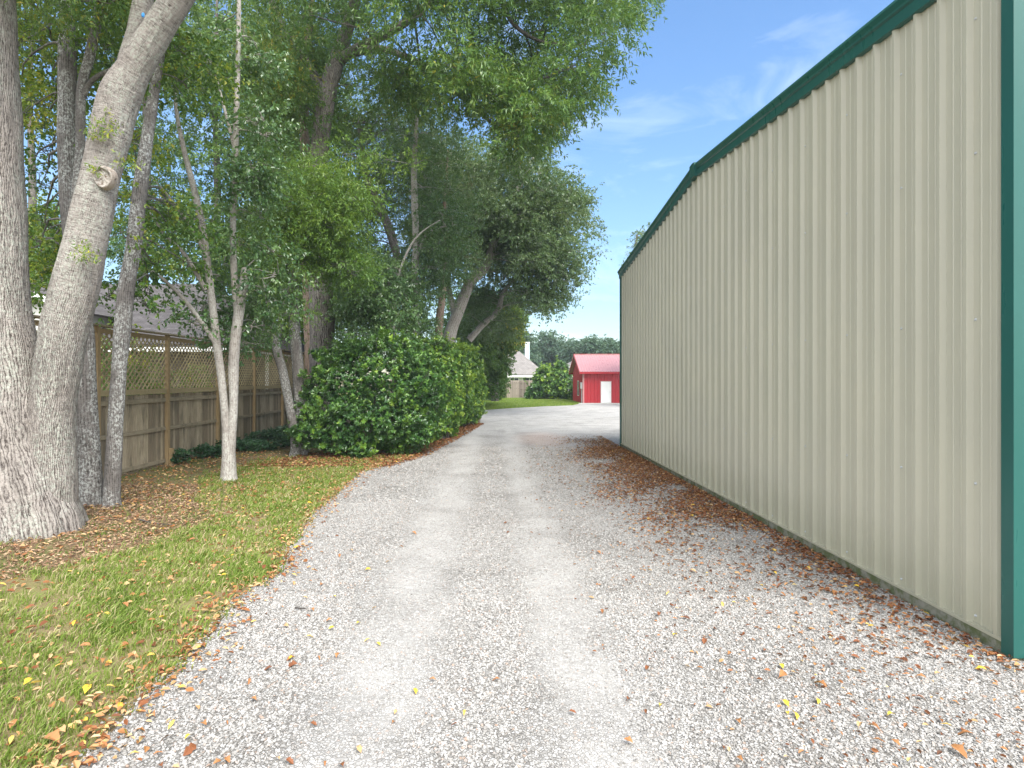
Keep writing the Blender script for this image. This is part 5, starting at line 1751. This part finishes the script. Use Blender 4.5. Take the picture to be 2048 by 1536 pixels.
# ones that can be picked out in the photograph
for (px, pyy, kd, s, w) in ((597, 1336, 5, .11, W1), (826, 1385, 0, .06, W1), (928, 1440, 1, .06, W1), (180, 1386, 0, .09, W2), (1158, 1010, 2, .07, W1), (713, 1253, 0, .05, W1), (612, 1280, 1, .07, W1), (577, 1325, 0, .06, W1), (1347, 1277, 0, .06, W3), (1558, 1361, 2, .09, W3), (1653, 1383, 2, .10, W3), (1412, 1285, 5, .08, W3), (1566, 1408, 0, .06, W3), (1776, 1439, 0, .06, W3), (1830, 1400, 4, .07, W3), (1320, 1420, 0, .05, W1), (1254, 1408, 5, .06, W1), (1266, 1495, 2, .06, W1), (118, 1505, 2, .14, W2), (200, 1430, 6, .09, W2), (110, 1350, 1, .07, W2), (320, 1066, 0, .08, W2), (156, 1252, 0, .07, W2), (310, 1440, 2, .07, W1), (345, 1480, 4, .07, W1), (390, 1500, 5, .09, W1), (350, 1450, 1, .07, W1), (520, 1245, 4, .06, W1), (640, 1175, 2, .06, W1), (1340, 1190, 1, .06, W3), (1950, 1480, 3, .10, W3), (1760, 1470, 3, .09, W3), (1900, 1500, 2, .11, W3), (1490, 1200, 2, .07, W3), (1445, 1210, 1, .07, W3), (1560, 1335, 0, .06, W3), (1665, 1185, 2, .10, W3), (1725, 1245, 3, .09, W3), (1840, 1265, 2, .08, W3)):
    q = G(px, pyy)
    drop(q[0], q[1], kd, s, w)
cnt = 39
while cnt < 300:
    u = rng.random()
    y = 3.3 + 5.2 * rng.random() ** 1.6
    if u < .45:
        x = WX - .2 - abs(rng.normal()) * 1.3
        if y < WY0 and rng.random() < .5:
            x += 1.2 * rng.random()
        w = W3
        kd = int(rng.choice([0, 1, 2, 3, 4, 5, 6], p=[.07, .04, .24, .22, .15, .22, .06]))
        if x < 1.1:
            continue
    elif u < .68:
        x = edge_x(y) + .1 + abs(rng.normal()) * .8
        w = W1
        kd = int(rng.choice([0, 1, 2, 3, 4, 5, 6], p=[.14, .08, .22, .12, .12, .18, .14]))
        if x > 1.0:
            continue
    else:
        x = edge_x(y) - .05 - abs(rng.normal()) * .9
        w = W2
        kd = int(rng.choice([0, 1, 2, 3, 5, 6, 7], p=[.1, .05, .16, .12, .12, .25, .2]))
    drop(x, y, kd, (.034 + .034 * rng.random()) * np.interp(y, [3, 8], [1, 1.25]), w)
    cnt += 1
# twigs on the ground
def stick(label, pts, r):
    mb = MB()
    q = [np.array(p) for p in pts]
    tube(mb, q, [r, r * .8, r * .4][:len(q)], 6, .08, lump=.3)
    o = mb.build('fallen_twig', M['bark_dark'], org=tuple(q[0]), smooth=True)
    tag(o, label, 'twig')
a, b, c = G(278, 1045), G(310, 1052), G(345, 1056)
stick('dark twig lying on the brown mulch near the massive oak', [a + (0, 0, .05), b + (0, 0, .04), c + (0, 0, .05)], .011)
a, b, c = G(590, 1222), G(602, 1224), G(615, 1224)
stick('short dark twig lying on the pale gravel', [a + (0, 0, .03), b + (0, 0, .035), c + (0, 0, .03)], .007)
# small rock at the foot of the building corner
mb = MB()
q = G(2046, 1322)
r_ = np.random.default_rng(5)
v = ICO * (1 + .15 * r_.normal(size=(12, 1))) * np.array([.05, .045, .04]) + q + np.array([.03, -.05, .03])
mb.add(v, f3=ICF, tint=.7)
o = mb.build('corner_rock', M['stone'], org=tuple(q))
tag(o, 'fist sized pale rock at the foot of the green corner trim', 'rock')

# ------------------------------------------------------------------ summer haze in the air
mb = MB()
box(mb, -150, 150, -20, 165, -1.2, 34)
m = NT('haze')
m.t.nodes.remove(m.p)
pv = m.n('VolumePrincipled')
pv.inputs['Color'].default_value = (0.80, 0.90, 1.0, 1)
pv.inputs['Density'].default_value = 0.0006
m.l(pv.outputs[0], m.out.inputs['Volume'])
hz = mb.build('haze', m.m)
hz['kind'] = 'stuff'
hz['label'] = 'thin pale summer haze over the whole yard'
